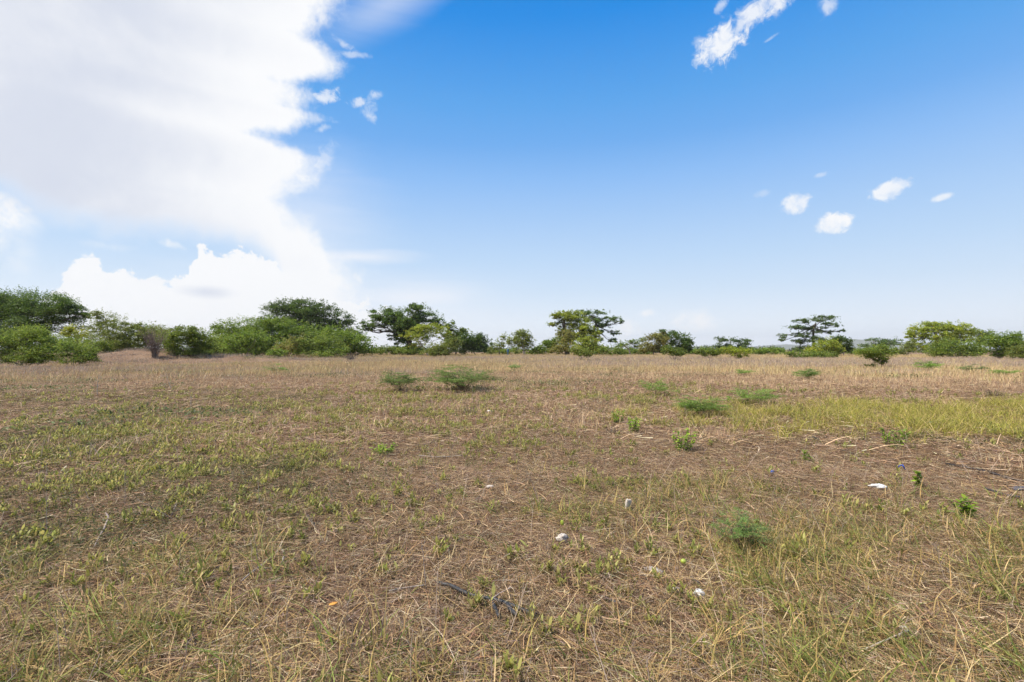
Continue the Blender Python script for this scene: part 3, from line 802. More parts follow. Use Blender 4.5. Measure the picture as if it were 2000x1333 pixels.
 ('open_tree', 'lone open airy tree with spreading dark limbs, right of centre', 'tree', 118, 1590,
  [(1604, 622, 32, 6), (1566, 628, 18, 6), (1546, 640, 20, 5), (1628, 634, 18, 7), (1640, 646, 9, 4), (1536, 655, 14, 5), (1528, 664, 8, 3), (1586, 640, 26, 6), (1610, 648, 20, 5), (1570, 654, 22, 6), (1590, 664, 28, 7), (1560, 668, 16, 5), (1580, 680, 22, 6), (1556, 682, 12, 4)],
  dict(pal='blue', form='umbrella', dens=1.15, openness=True, bark='dark', trunk=[(1589, 668), (1588, 648), (1594, 632)], tr=.28)),
 ('round_tree', 'dense dark round tree at the right foot of the lone open tree', 'tree', 114, 1648,
  [(1646, 670, 20, 12), (1632, 664, 16, 6), (1658, 680, 10, 10), (1640, 682, 20, 9)], dict(pal='dark', form='round', dens=1.2)),
 ('scrub_bush', 'bright lime domed bush in front of the lone open tree', 'bush', 104, 1612,
  [(1616, 674, 26, 10), (1602, 684, 26, 8), (1630, 684, 20, 8)], dict(pal='lime', form='feather', stems=5, dens=1.15)),
 ('scrub_bush', 'long low spreading bush in the grass below the lone open tree', 'bush', 82, 1576,
  [(1562, 692, 34, 6), (1598, 694, 26, 7), (1540, 690, 12, 3), (1622, 694, 18, 6)], dict(pal='shrub', form='feather', stems=7, dens=1.05)),
 ('feathery_tree', 'hazy small trees crown seen behind the bush on a forked stem', 'tree', 122, 1706,
  [(1710, 664, 14, 4), (1746, 667, 18, 7), (1724, 672, 28, 7), (1690, 675, 10, 3)], dict(pal='blue', form='umbrella', dens=.75)),
 ('scrub_bush', 'prominent dark bush on a forked stem, nearest of the right scrub', 'bush', 40, 1722,
  [(1714, 690, 38, 12), (1690, 685, 24, 7), (1738, 686, 18, 8), (1724, 703, 15, 9), (1702, 714, 12, 3), (1720, 678, 18, 5)], dict(pal='shrub', form='feather', stems=6, dens=1.05, bark='brown', leafk=.0024)),
 ('scrub_bush', 'thin yellowish bush between the forked-stem bush and the big right tree', 'bush', 110, 1772,
  [(1770, 682, 18, 10), (1782, 674, 14, 10), (1758, 688, 12, 6)], dict(pal='olive', form='feather', stems=4, dens=.7)),
 ('broad_tree', 'big broad yellow-green tree on the right, tallest of the right group', 'tree', 116, 1834,
  [(1818, 638, 36, 8), (1860, 640, 34, 10), (1786, 656, 16, 14), (1882, 654, 22, 13), (1830, 652, 38, 12), (1802, 648, 24, 12), (1850, 664, 40, 10), (1822, 632, 16, 4), (1796, 676, 20, 10)],
  dict(pal='lime', form='umbrella', dens=1.0, bark='grey', tr=.45)),
 ('scrub_bush', 'wide green layered bush in front of the big broad yellow-green tree', 'bush', 88, 1866,
  [(1852, 676, 36, 13), (1892, 680, 32, 14), (1826, 688, 22, 7), (1868, 690, 50, 7)], dict(pal='shrub', form='feather', stems=6, dens=1.1)),
 ('dense_tree', 'dark treetop between the big broad tree and the spiky right bush', 'tree', 126, 1918,
  [(1906, 648, 9, 7), (1926, 653, 18, 7), (1914, 666, 22, 10), (1898, 652, 8, 5)], dict(pal='mid', form='round', dens=1.0)),
 ('scrub_bush', 'dark spiky-topped rounded bush near the right edge', 'bush', 74, 1956,
  [(1955, 674, 34, 17), (1976, 664, 18, 13), (1940, 666, 18, 12), (1958, 690, 26, 8), (1985, 656, 10, 8)], dict(pal='mid', form='feather', stems=6, dens=1.15)),
 ('scrub_bush', 'olive bush cut off by the right edge of the view', 'bush', 70, 2010,
  [(2002, 686, 26, 13), (2030, 680, 40, 22), (1985, 694, 20, 7)], dict(pal='olive', form='feather', stems=5, dens=1.0)),
]
for (nm, lb, ct, D, bpx, lobes, kw) in TREES:
    tree(nm, lb, ct, D, bpx, lobes, **kw)

# bare brown bush: twigs only
def bare_bush():
    D = 56; bx = (303 - 1000) / F * D
    root = np.array([bx, D, float(terrain(bx, D))])
    t = thing('bare_bush', root, 'bare grey-brown twiggy bush standing in the left scrub', 'bush')
    rg = np.random.default_rng(77); mb = MB(); tm = MB()
    for k in range(46):
        a = rg.random() * 2 * PI; h = rg.uniform(1.4, 3.6); s = rg.uniform(.15, .85)
        e = np.array([math.cos(a) * s * h * .62, math.sin(a) * s * h * .5, h])
        c = curve((rg.normal(0, .12), rg.normal(0, .12), -.1), e, (0, 0, h * .04), 8, .06, rg)
        col = np.array([.24, .185, .15]) * rg.uniform(.7, 1.2)
        tube(mb, c, np.linspace(.028, .010, 8), col, 5, False)
        for q in range(16):
            i = rg.integers(2, 8); L = rg.uniform(.2, .8)
            d = nrm(rg.normal(0, 1, 3) + np.array([0, 0, .7]))
            tube(tm, curve(c[i], c[i] + d * L, (0, 0, 0), 4, .03, rg), np.linspace(.011, .005, 4), col * rg.uniform(.8, 1.3), 3, False)
    obj('stem', mb.mesh('stem', M_BARK), t)
    obj('twigs', tm.mesh('twigs', M_BARK), t)
bare_bush()

# far wood behind the gaps
def far_wood():
    rg = np.random.default_rng(90); cm = MB()
    for k in range(150):
        x = rg.uniform(-330, 330); y = rg.uniform(230, 330)
        h = rg.uniform(2.2, 4.4) * (1 + .35 * (fbm(x, 0, 25, 2, 3) - .5)); w = rg.uniform(3, 7)
        n = 320
        u = nrm(rg.normal(0, 1, (n, 3))); u[:, 2] = np.abs(u[:, 2])
        P = np.array([x, y, 0]) + u * rg.random((n, 1)) ** .4 * np.array([w, w, h])
        az = rg.random(n) * 2 * PI; el = rg.normal(0, .5, n)
        d = np.stack([np.cos(az) * np.cos(el), np.sin(az) * np.cos(el), np.sin(el)], 1)
        L = rg.uniform(.5, 1.0, n)
        leafquads(cm, P, d, np.array([0, 0, 1.0]) + rg.normal(0, .6, (n, 3)), L, L * .6, rcol(n, PAL['mid' if k % 3 else 'blue'], None, .15, rg))
    o = obj('far_wood', cm.mesh('far_wood', M_LEAF))
    tag(o, 'low distant wood showing in the gaps behind the far trees', 'wood', kind='stuff')
far_wood()

# ------------------------------------------------------------------ low feathery shrubs in the field
def spray_shrub(label, px, py, wpx, hpx, pal='shrub', n=34, seed=0, cat='shrub', name='thorn_shrub', leafm=1.0, flatness=.35, group=None, skew=0.0):
    rg = np.random.default_rng(1000 + seed)
    g = ground_at(px, py); D = g[1]
    t = thing(name, g, label, cat, group)
    w = wpx * D / F * .62; h = hpx * D / F * 1.08
    tm = MB(); cm = MB()
    ls = max(.014, .0015 * D) * leafm
    for k in range(n):
        a = rg.random() * 2 * PI
        s = rg.random() ** .5
        e = np.array([math.cos(a) * w * s + skew * w * .3, math.sin(a) * w * s * .8, h * (1 - flatness * s ** 2) * rg.uniform(.55, 1.0)])
        e[2] = h * (1 - .4 * s ** 2) * rg.uniform(.5, 1.15)
        c = curve((rg.normal(0, .04 * w), rg.normal(0, .04 * w), -.02), e, (0, 0, h * rg.uniform(.12, .35) * (.3 + s)), 9, .02 * w, rg)
        r0 = max(.003, .006 * h)
        tube(tm, c, np.linspace(r0, r0 * .35, 9), np.array(BARK['brown']) * rg.uniform(.8, 1.4), 4, False)
        btint = rg.normal(1.9, .3)
        # flat side sprays set in loose tiers
        for q in range(9):
            f = rg.uniform(.35, 1.0); i = min(int(f * 8), 7); b = c[i] + (c[i + 1] - c[i]) * (f * 8 - i)
            tg = c[i + 1] - c[i]; th = math.atan2(tg[1], tg[0]) + rg.choice([-1, 1]) * rg.uniform(.2, 1.5)
            L = w * rg.uniform(.16, .42)
            sd = np.array([math.cos(th), math.sin(th), rg.normal(.05, .12)])
            tipp = b + sd * L
            tipp[2] = min(tipp[2], h * 1.05)
            tube(tm, np.array([b, (b + tipp) / 2 + np.array([0, 0, .05 * L]), tipp]), np.array([r0 * .3, r0 * .22, r0 * .12]), np.array([.12, .11, .05]), 3, False)
            nl = int(np.clip(L / (ls * .16), 12, 80))
            f2 = rg.random(nl)
            cc = b + (tipp - b) * f2[:, None] + rg.normal(0, 1, (nl, 3)) * np.array([ls * .9, ls * .9, ls * .35])
            aa = th + rg.choice([-1, 1], nl) * rg.uniform(.5, 1.5, nl)
            d = nrm(np.stack([np.cos(aa), np.sin(aa), rg.normal(.05, .25, nl)], 1))
            nn = np.array([0, 0, 1.0]) + rg.normal(0, .5, (nl, 3))
            LL = ls * rg.uniform(.6, 1.4, nl)
            cc[:, 2] = np.maximum(cc[:, 2], .015)
            leafquads(cm, cc, d, nn, LL, LL * .42, rcol(nl, PAL[pal], None, .15, rg) * btint * rg.normal(1, .08))
    obj('stem', tm.mesh('stem', M_BARK), t)
    obj('foliage', cm.mesh('foliage', M_LEAF), t)
    return t

PAL['fresh'] = [(.12, .19, .035), (.15, .22, .04), (.09, .15, .03), (.18, .24, .05)]
PAL['bluegreen'] = [(.095, .16, .042), (.12, .185, .05), (.07, .12, .034), (.14, .20, .05)]
SPRAYS = [
 ('feathery green shrub low in the field, left of the widest one', 783, 767, 72, 38, 'shrub', 36),
 ('widest feathery shrub in the field, on a patch of pale grass', 905, 766, 122, 46, 'shrub', 58),
 ('flat wispy shrub right of the widest shrub, half sunk in dry grass', 1280, 776, 70, 34, 'fresh', 16),
 ('rounded bright green shrub beside a flat one in the right field', 1366, 816, 92, 38, 'fresh', 48),
 ('flat spreading shrub behind the rounded bright green shrub', 1466, 794, 96, 36, 'fresh', 26),
 ('small neat dark green shrub below the lone open tree', 1574, 744, 48, 22, 'shrub', 26),
 ('tiny pale shrub left of the small neat dark shrub', 1452, 735, 28, 13, 'fresh', 12),
 ('tiny green shrub alone in the left field', 540, 732, 34, 18, 'shrub', 10),
 ('small grey-green shrub in the dry grass right of the widest shrub', 1006, 725, 20, 12, 'bluegreen', 12),
 ('low feathery green seedling in the right foreground, its fronds spread flat', 1442, 1078, 100, 68, 'bluegreen', 22),
 ('low green shrub in the grey weeds right of the forked-stem bush', 1812, 728, 44, 22, 'fresh', 18),
 ('low olive shrub in the grey weeds toward the right edge', 1900, 730, 40, 16, 'olive', 14),
 ('pale green shrub in the grey weeds at the right edge', 1968, 736, 50, 14, 'fresh', 14),
]
for k, (lb, px, py, w, h, pal, n) in enumerate(SPRAYS):
    spray_shrub(lb, px, py, w, h, pal, n, k, leafm=.62 if py > 1000 else 1.0, name='feathery_shrub')

# broadleaf weeds (tall enough to count)
def leafy_weed(label, px, py, wpx, hpx, stems, seed, pal='fresh', leaf=.06):
    rg = np.random.default_rng(2000 + seed)
    g = ground_at(px, py); D = g[1]
    t = thing('leafy_weed', g, label, 'weed')
    w = wpx * D / F * .5; h = hpx * D / F
    tm = MB(); cm = MB()
    for s in range(stems):
        a = rg.random() * 2 * PI; sr = rg.random() ** .5
        e = np.array([math.cos(a) * w * sr, math.sin(a) * w * sr * .7, h * rg.uniform(.55, 1.0)])
        c = curve((math.cos(a) * w * sr * .35, math.sin(a) * w * sr * .35, -.01), e, (0, 0, 0), 6, .01, rg)
        tube(tm, c, np.linspace(.005, .002, 6), np.array([.15, .14, .06]) * rg.uniform(.8, 1.3), 4, False)
        n = rg.integers(16, 26)
        f = rg.uniform(.15, 1, n) * 5; i = np.minimum(f.astype(int), 4)
        b = c[i] + (c[i + 1] - c[i]) * (f - i)[:, None]
        az = rg.random(n) * 2 * PI; el = rg.uniform(-.1, .9, n)
        d = np.stack([np.cos(az) * np.cos(el), np.sin(az) * np.cos(el), np.sin(el)], 1)
        nn = np.stack([-np.cos(az) * np.sin(el), -np.sin(az) * np.sin(el), np.cos(el)], 1) + rg.normal(0, .3, (n, 3))
        L = leaf * rg.uniform(.6, 1.3, n)
        ribbons(cm, b, d, nn * -.25, L, L * .5, 3, rcol(n, PAL[pal], None, .16, rg) * np.array([2.1, 2.0, 1.2]), nrm(np.cross(d, nn)), None, True)
    obj('stem', tm.mesh('stem', M_BARK), t)
    obj('foliage', cm.mesh('foliage', M_LEAF), t)
for k, a in enumerate([
 ('two-headed bright green leafy weed left of the rounded shrub, its left head', 1208, 830, 34, 32, 9),
 ('fuller right-hand weed of the bright green pair near the rounded shrub', 1238, 848, 40, 32, 12),
 ('tall loose leafy weed below the rounded bright green shrub', 1332, 885, 62, 48, 14),
 ('leafy weed with pale bare stems in front of the yellow-green grass bed', 1748, 880, 60, 50, 14),
 ('thin upright leafy weed left of the black hose at right', 1795, 955, 18, 36, 4),
 ('bright green leafy weed above the grass at bottom right', 1880, 1020, 44, 56, 9),
 ('small leafy weed alone on bare soil near the blue scrap', 1573, 905, 16, 26, 3),
 ('leafy weed cluster at the left of the bare middle ground', 745, 890, 60, 24, 10),
]):
    leafy_weed(a[0], a[1], a[2], a[3], a[4], a[5], k, leaf=.055)

# brown dead tufts
def dead_tuft(label, px, py, wpx, hpx, seed, cols, n=150):
    g = ground_at(px, py); D = g[1]
    rg = np.random.default_rng(3000 + seed); mb = MB()
    w = wpx * D / F * .5; h = hpx * D / F
    a = rg.random(n) * 2 * PI; sp = np.abs(rg.normal(0, .55, n))
    p0 = np.stack([rg.normal(0, w * .25, n), rg.normal(0, w * .25, n), np.full(n, -.02)], 1)
    d = np.stack([np.cos(a) * np.sin(sp), np.sin(a) * np.sin(sp), np.cos(sp)], 1)
    b = np.stack([np.cos(a), np.sin(a), -np.ones(n)], 1) * rg.uniform(.05, .4, n)[:, None]
    s2 = rg.random(n) * 2 * PI
    ribbons(mb, p0, d, b, h * rg.uniform(.5, 1.15, n), np.full(n, max(.004, .0007 * D)), 3, rcol(n, cols, None, .2, rg),
            np.stack([np.cos(s2), np.sin(s2), np.zeros(n)], 1))
    o = obj('dead_tuft', mb.mesh('dead_tuft', M_STRAW), None, g)
    tag(o, label, 'dead plant')
BR = [(.24, .15, .085), (.30, .20, .11), (.17, .105, .065)]
GB = [(.17, .14, .115), (.22, .18, .14), (.12, .10, .08)]
dead_tuft('reddish brown dead tuft behind the yellow-green grass bed', 1680, 770, 34, 24, 1, BR)
dead_tuft('wide dark brown dead tuft near the right edge behind the grass bed', 1942, 778, 56, 26, 2, BR + GB, 220)
dead_tuft('grey-brown dead tuft below the right end of the left trees', 684, 706, 30, 20, 3, GB, 120)
dead_tuft('grey dead tuft on the right flank of the widest shrub', 945, 770, 34, 20, 4, GB, 130)
dead_tuft('dark grey dead weed by the bright leafy weeds', 1196, 850, 44, 28, 5, GB, 130)
dead_tuft('grey dead weed clump in the bare middle ground', 915, 812, 40, 22, 6, GB, 110)

# ------------------------------------------------------------------ litter and debris
M_WHITE = simple_mat('white_plastic', (.66, .65, .62), .45, .5, 30, .18)
M_PAPER = simple_mat('weathered_paper', (.50, .44, .38), .8, .3, 60, .12)
M_STONE = simple_mat('pale_stone', (.40, .35, .30), .9, .8, 50, .25)
M_HOSE = simple_mat('black_hose', (.028, .03, .034), .55, .2, 30, .35)
M_BLUE = simple_mat('blue_plastic', (.03, .10, .45), .4, .2, 60, .25)
M_BLUED = simple_mat('dark_blue_sheet', (.055, .085, .13), .5, .3, 40, .3)
M_POST = simple_mat('faded_blue_paint', (.05, .13, .22), .6, .2, 6, .2)
M_FRUIT = simple_mat('lime_fruit', (.30, .36, .05), .45, .15, 80, .2)
M_ORANGE = simple_mat('orange_leaf', (.62, .28, .05), .7, .2, 60, .2)

def lump(name, label, cat, px, py, size, mat, seed, crinkle=.25, up=.0, yaw=0.0, tilt=0.0, sharp=False):
    g = ground_at(px, py)
    rg = np.random.default_rng(4000 + seed)
    nu, nv = 26, 14
    u = np.linspace(0, 2 * PI, nu, endpoint=False); v = np.linspace(-PI / 2, PI / 2, nv)
    uu, vv = np.meshgrid(u, v)
    d = np.stack([np.cos(vv) * np.cos(uu), np.cos(vv) * np.sin(uu), np.sin(vv)], -1)
    if sharp:   # superellipsoid: slabby faces
        d = np.sign(d) * np.abs(d) ** .38
    r = np.ones_like(uu)
    for k in range(9):
        ax = nrm(rg.normal(0, 1, 3)); fr = rg.uniform(2, 9)
        r = r + crinkle / (1 + k * .25) * .5 * np.abs(np.sin(fr * (d @ ax) + rg.random() * 6)) - crinkle * .15
    V = d * r[..., None] * np.array(size) * .5
    V = V.reshape(-1, 3)
    cy, sy = math.cos(yaw), math.sin(yaw)
    ct, st = math.cos(tilt), math.sin(tilt)
    V = V @ np.array([[ct, 0, -st], [0, 1, 0], [st, 0, ct]])
    V = V @ np.array([[cy, sy, 0], [-sy, cy, 0], [0, 0, 1]])
    V[:, 2] += -V[:, 2].min() - .004 + up
    i = np.arange(nv - 1)[:, None] * nu; j = np.arange(nu)[None, :]; j2 = (j + 1) % nu
    mb = MB(); mb.add(V, np.stack([i + j, i + j2, i + nu + j2, i + nu + j], -1).reshape(-1, 4), np.array([.5, .5, .5]))
    o = obj(name, mb.mesh(name, mat, not sharp), None, g + np.array([0, 0, .02]))
    return tag(o, label, cat)

lump('plastic_bag', 'crumpled white plastic bag lying in the grass at right', 'bag', 1716, 961, (.125, .05, .045), M_WHITE, 1, .8, yaw=-.35, up=.01)
lump('stone', 'upright pale stone on bare soil, right of centre', 'stone', 1227, 1000, (.055, .03, .10), M_PAPER, 2, .12, yaw=.3, tilt=.15, sharp=True)
lump('paper_scrap', 'crumpled white paper scrap above the leafy sprouts at centre', 'paper', 1098, 1063, (.075, .05, .045), M_PAPER, 3, .95, yaw=.4)
lump('paper_scrap', 'bright white crumpled scrap by the dark hole at lower right', 'paper', 1366, 1174, (.055, .045, .036), M_WHITE, 4, 1.0, yaw=.2)
lump('stone', 'flat grey speckled stone among straw at lower right', 'stone', 1276, 1124, (.11, .06, .03), M_STONE, 5, .5, yaw=-.5)
lump('stone', 'white lump lying alone in the middle field', 'stone', 957, 807, (.15, .07, .05), M_WHITE, 6, .2, yaw=0)
lump('stone', 'cream flat stone in the sprouts at mid centre', 'stone', 957, 957, (.09, .05, .035), M_PAPER, 7, .25, yaw=.2)
lump('stone', 'small grey stone left of the bright white crumpled scrap', 'stone', 1321, 1166, (.06, .04, .04), M_STONE, 8, .3)
lump('shell', 'curved cream shell-like bit in the grass at bottom right', 'shell', 1768, 1243, (.055, .025, .035), M_PAPER, 9, .12, yaw=-.6, tilt=.4)
lump('plastic_scrap', 'bright blue plastic scrap on the bare soil at right', 'scrap', 1509, 930, (.045, .03, .045), M_BLUE, 10, .5)
lump('lime_fruit', 'round yellow-green fruit resting in the grass', 'fruit', 1335, 1114, (.042, .040, .036), M_FRUIT, 11, .02, up=.03)
lump('fallen_leaf', 'orange fallen leaf on the straw, lower left of centre', 'leaf', 651, 1196, (.05, .03, .010), M_ORANGE, 12, .2, up=.03, yaw=.5)
lump('fallen_leaf', 'yellow-green fallen leaf just above the white paper scrap at centre', 'leaf', 1098, 1042, (.012, .03, .045), M_FRUIT, 13, .15, up=.05, yaw=1.2)

def hose(name, label, cat, pix, r, mat, col=(.03, .03, .03), parent=None, lift=.042, end=True, sides=10):
    pts = []
    for (px, py) in pix:
        g = ground_at(px, py); pts.append(g + np.array([0, 0, float(np.mean(r)) * .7 + lift]))
    pts = np.array(pts); s = np.linspace(0, 1, len(pts)); q = np.linspace(0, 1, 5 * len(pts))
    # smooth resample
    P = np.stack([np.interp(q, s, pts[:, i]) for i in range(3)], 1)
    for _ in range(3):
        P[1:-1] = (P[:-2] + 2 * P[1:-1] + P[2:]) / 4
    o0 = P[0].copy() if parent is None else np.array(parent.location)
    mb = MB(); rr = np.full(len(P), r) if np.isscalar(r) else np.interp(q, np.linspace(0, 1, len(r)), r)
    tube(mb, P - o0, rr, np.array(col), sides)
    o = obj(name, mb.mesh(name, mat, True), parent, o0 if parent is None else None)
    if parent is None: tag(o, label, cat)
    return o

hose('drip_hose', 'black irrigation hose curving through the straw at bottom centre', 'hose', [(856, 1152), (880, 1156), (905, 1170), (935, 1180), (965, 1184), (1000, 1196), (1030, 1210), (1048, 1216)], .0125, M_HOSE, lift=.034)
hose('hose_piece', 'left of two short black hose stubs below the curving hose', 'hose', [(960, 1188), (965, 1202), (975, 1222)], .012, M_HOSE, lift=.0422)
hose('hose_piece', 'right of two short black hose stubs below the curving hose', 'hose', [(990, 1196), (998, 1208), (1009, 1219)], .012, M_HOSE, lift=.0422)
hose('hose_piece', 'short straight black hose piece on bare soil left of centre', 'hose', [(598, 1010), (606, 1022), (616, 1035)], .013, M_HOSE, lift=.02)
hose('drip_hose', 'upper black hose running to the right edge across bare soil', 'hose', [(1840, 911), (1870, 918), (1905, 924), (1935, 931), (1965, 941), (2005, 950), (2040, 957)], .013, M_HOSE)
hose('drip_hose', 'lower black hose at the right edge below the blue sheet', 'hose', [(1925, 964), (1955, 974), (1985, 981), (2020, 984), (2050, 990)], .015, M_HOSE)
hose('hose_piece', 'small black hose end half buried in straw at lower centre', 'hose', [(1183, 1183), (1195, 1190), (1206, 1193)], .010, M_HOSE)
hose('hose_piece', 'dark hose end in the shadowed grass by the white crumpled scrap', 'hose', [(1350, 1143), (1358, 1150), (1366, 1156)], .012, M_HOSE)
lump('plastic_sheet', 'dark blue crumpled sheet at the right edge between two black hoses', 'sheet', 1992, 960, (.22, .10, .03), M_BLUED, 14, .4, yaw=.5)

STK = (.25, .215, .185)
hose('stick', 'grey forked stick lying on the straw left of centre', 'stick', [(470, 1150), (490, 1132), (510, 1118), (530, 1100), (548, 1084)], [.004, .006, .007, .007, .008], M_BARK, STK)
hose('stick', 'short grey crooked stick at the upper end of the forked stick', 'stick', [(552, 1068), (546, 1082), (556, 1092), (551, 1112)], [.007, .008, .008, .006], M_BARK, STK)
hose('stick', 'dark twig with a bleached hooked end in the left foreground', 'stick', [(184, 1080), (192, 1062), (204, 1042), (212, 1022), (206, 1012)], [.004, .005, .008, .012, .008], M_BARK, (.29, .24, .215))
hose('stick', 'pale stick left of the dry sprig at lower centre', 'stick', [(760, 1168), (790, 1162), (828, 1157)], [.004, .005, .005], M_BARK, (.36, .30, .25))
hose('stick', 'brown stick lying right of the curving black hose', 'stick', [(962, 1148), (990, 1147), (1018, 1150)], .004, M_BARK, (.24, .18, .14))
hose('stick', 'grey twig crossing over the curving black hose', 'stick', [(956, 1190), (975, 1176), (997, 1164)], .0035, M_BARK, (.36, .29, .26), lift=.05)
hose('stick', 'long pale stick across the weeds in the left middle ground', 'stick', [(278, 1030), (310, 1018), (345, 1006), (378, 1005)], .005, M_BARK, STK)
hose('stick', 'pale upright-leaning stick in the left middle ground', 'stick', [(334, 1018), (342, 1000), (350, 985)], .006, M_BARK, STK, lift=.042)
hose('stick', 'thin grey stick lying flat in the middle field', 'stick', [(818, 896), (860, 900), (903, 896)], .006, M_BARK, (.31, .26, .22))
hose('stick', 'curved straw-pale stick at the bottom, left of centre', 'stick', [(832, 1225), (862, 1256), (880, 1290), (893, 1320)], .003, M_BARK, (.46, .36, .26), lift=.05)
hose('stick', 'two-toned fallen stem in the grass at bottom right', 'stick', [(1690, 1292), (1735, 1272), (1775, 1254)], .004, M_BARK, (.42, .36, .28), lift=.06)
hose('stick', 'slim pale stem arching over the straw before the low feathery seedling', 'stick', [(1395, 1078), (1420, 1070), (1445, 1069), (1472, 1071)], .003, M_BARK, (.46, .35, .20), lift=.09)
hose('stick', 'short dark stick on bare soil above the black hoses', 'stick', [(1640, 884), (1655, 889), (1668, 893)], .010, M_BARK, (.10, .08, .06))
hose('stick', 'stubby dark lump of wood before the yellow-green grass bed', 'stick', [(1588, 860), (1593, 863), (1598, 864)], .022, M_BARK, (.07, .06, .05))

def tall_stalk(label, px, py, top, r, seed, col=(.40, .33, .25), flag=False, lean=0):
    g = ground_at(px, py); D = g[1]
    h = (py - top) * D / F
    rg = np.random.default_rng(5000 + seed)
    t = thing('dry_stalk', g, label, 'stalk') if flag else None
    mb = MB()
    c = curve((0, 0, -.03), (lean * h, rg.normal(0, .05) * h, h), (rg.normal(0, .03) * h, 0, 0), 9, .006 * h, rg)
    tube(mb, c, np.linspace(r, r * .5, 9), np.array(col), 6)
    for k in range(5):
        i = rg.integers(4, 9); a = rg.random() * 2 * PI; l = h * rg.uniform(.08, .22)
        tube(mb, curve(c[i], c[i] + np.array([math.cos(a) * l * .7, math.sin(a) * l * .7, l * .7]), (0, 0, 0), 4, .004, rg), np.linspace(r * .5, r * .25, 4), np.array(col) * .9, 4)
    me = mb.mesh('stem', M_STRAW)
    if flag:
        obj('stem', me, t)
        # small knotted ribbon
        fb = MB()
        for k in range(3):
            a = k * 2.2
            p = c[-1] + np.array([0, 0, -.01])
            q = p + np.array([math.cos(a) * .035, math.sin(a) * .035, -.05 + .02 * k])
            tube(fb, curve(p, q, (0, 0, .012), 5), np.array([.004, .006, .0065, .005, .003]), np.array([.1, .1, .1]), 6)
        obj('ribbon', fb.mesh('ribbon', M_BLUE, True), t)
    else:
        tag(obj('dry_stalk', me, None, g), label, 'stalk')
tall_stalk('tall bare stalk rising from the left middle ground', 509, 995, 940, .004, 1, lean=-.15)
tall_stalk('pale leaning stalk far left in the middle ground', 146, 902, 868, .006, 2, lean=-.4)
tall_stalk('thin dry stalk topped with a blue ribbon at right', 1762, 958, 908, .003, 3, flag=True)
tall_stalk('tall pale stalk in the grey weeds below the far trees', 1494, 735, 708, .012, 4, (.55, .46, .36))
tall_stalk('grey dry sprig standing in the straw at lower centre', 834, 1158, 1060, .0032, 5, (.33, .28, .25), lean=-.12)
tall_stalk('white-grey stalk in the left field, in front of the scrub', 190, 775, 735, .010, 6, (.46, .40, .34))
tall_stalk('forked pale stalk in the left field right of the grass mound', 336, 764, 738, .010, 7, (.46, .40, .34), lean=-.35)
tall_stalk('thin pale stalk by the dark green patch in the left field', 372, 798, 772, .008, 8, (.48, .42, .36))
tall_stalk('thin upright stalk left of the widest feathery shrub', 922, 790, 754, .005, 9, (.36, .30, .25))

# blue post by the far trees
def blue_post():
    g = ground_at(992, 699)
    D = 122.0
    x = (992 - 1000) / F * D; g = np.array([x, D, float(terrain(x, D))])
    t = thing('marker_post', g, 'small faded blue post standing before the far trees, left of the round tree', 'post')
    mb = MB(); tube(mb, np.array([[0, 0, -.1], [0, 0, .2], [0, 0, .9], [0, 0, .95]]), np.array([.16, .16, .15, .13]), np.array([.1, .2, .3]), 10)
    obj('post', mb.mesh('post', M_POST, False), t)
    mb = MB(); tube(mb, np.array([[0, 0, .95], [0, 0, .97], [0, 0, 1.55], [0, 0, 1.6], [0, 0, 1.63]]), np.array([.2, .3, .3, .28, .12]), np.array([.1, .2, .3]), 12)
    obj('box', mb.mesh('box', M_POST, False), t)
blue_post()

# ------------------------------------------------------------------ hills
def hills():
    m, nt = newmat('hillside')
    N = nt.nodes.new
    out = N('ShaderNodeOutputMaterial'); pb = N('ShaderNodeBsdfPrincipled'); pb.inputs['Roughness'].default_value = 1
    nz = N('ShaderNodeTexNoise'); nz.inputs['Scale'].default_value = .02; geo = N('ShaderNodeNewGeometry')
    nt.links.new(geo.outputs['Position'], nz.inputs['Vector'])
    rp = N('ShaderNodeValToRGB'); rp.color_ramp.elements[0].color = (.06, .08, .035, 1); rp.color_ramp.elements[1].color = (.14, .13, .07, 1)
    nt.links.new(nz.outputs['Fac'], rp.inputs[0]); nt.links.new(rp.outputs[0], pb.inputs['Base Color']); nt.links.new(pb.outputs[0], out.inputs[0])
    mb = MB()
    X = np.linspace(-6500, 6500, 300); Y = np.linspace(4600, 6400, 26)
    xx, yy = np.meshgrid(X, Y)
    u = xx / 5500 * F + 1000
    prof = 118 * np.exp(-((u - 1672) / 26) ** 2) + 60 * np.exp(-((u - 1520) / 60) ** 2) + 40 * np.exp(-((u - 1370) / 30) ** 2) + 70 * np.exp(-((u - 110) / 90) ** 2) + 36 * np.exp(-((u - 400) / 60) ** 2) + 75 * np.exp(-((u - 1720) / 50) ** 2)
    prof = prof * (.8 + .5 * (fbm(xx, yy, 260, 4, 8) - .5)) + 14 * fbm(xx, yy, 500, 3, 9)
    z = prof * np.sin(PI * (yy - 4600) / 1800) ** .8 - 3
    V = np.stack([xx, yy, z], -1).reshape(-1, 3)
    na = len(X); i = np.arange(len(Y) - 1)[:, None] * na; j = np.arange(na - 1)[None, :]
    mb.add(V, np.stack([i + j, i + j + 1, i + na + j + 1, i + na + j], -1).reshape(-1, 4), np.array([.1, .1, .1]))
    tag(obj('hills', mb.mesh('hills', m, True)), kind='structure')
hills()

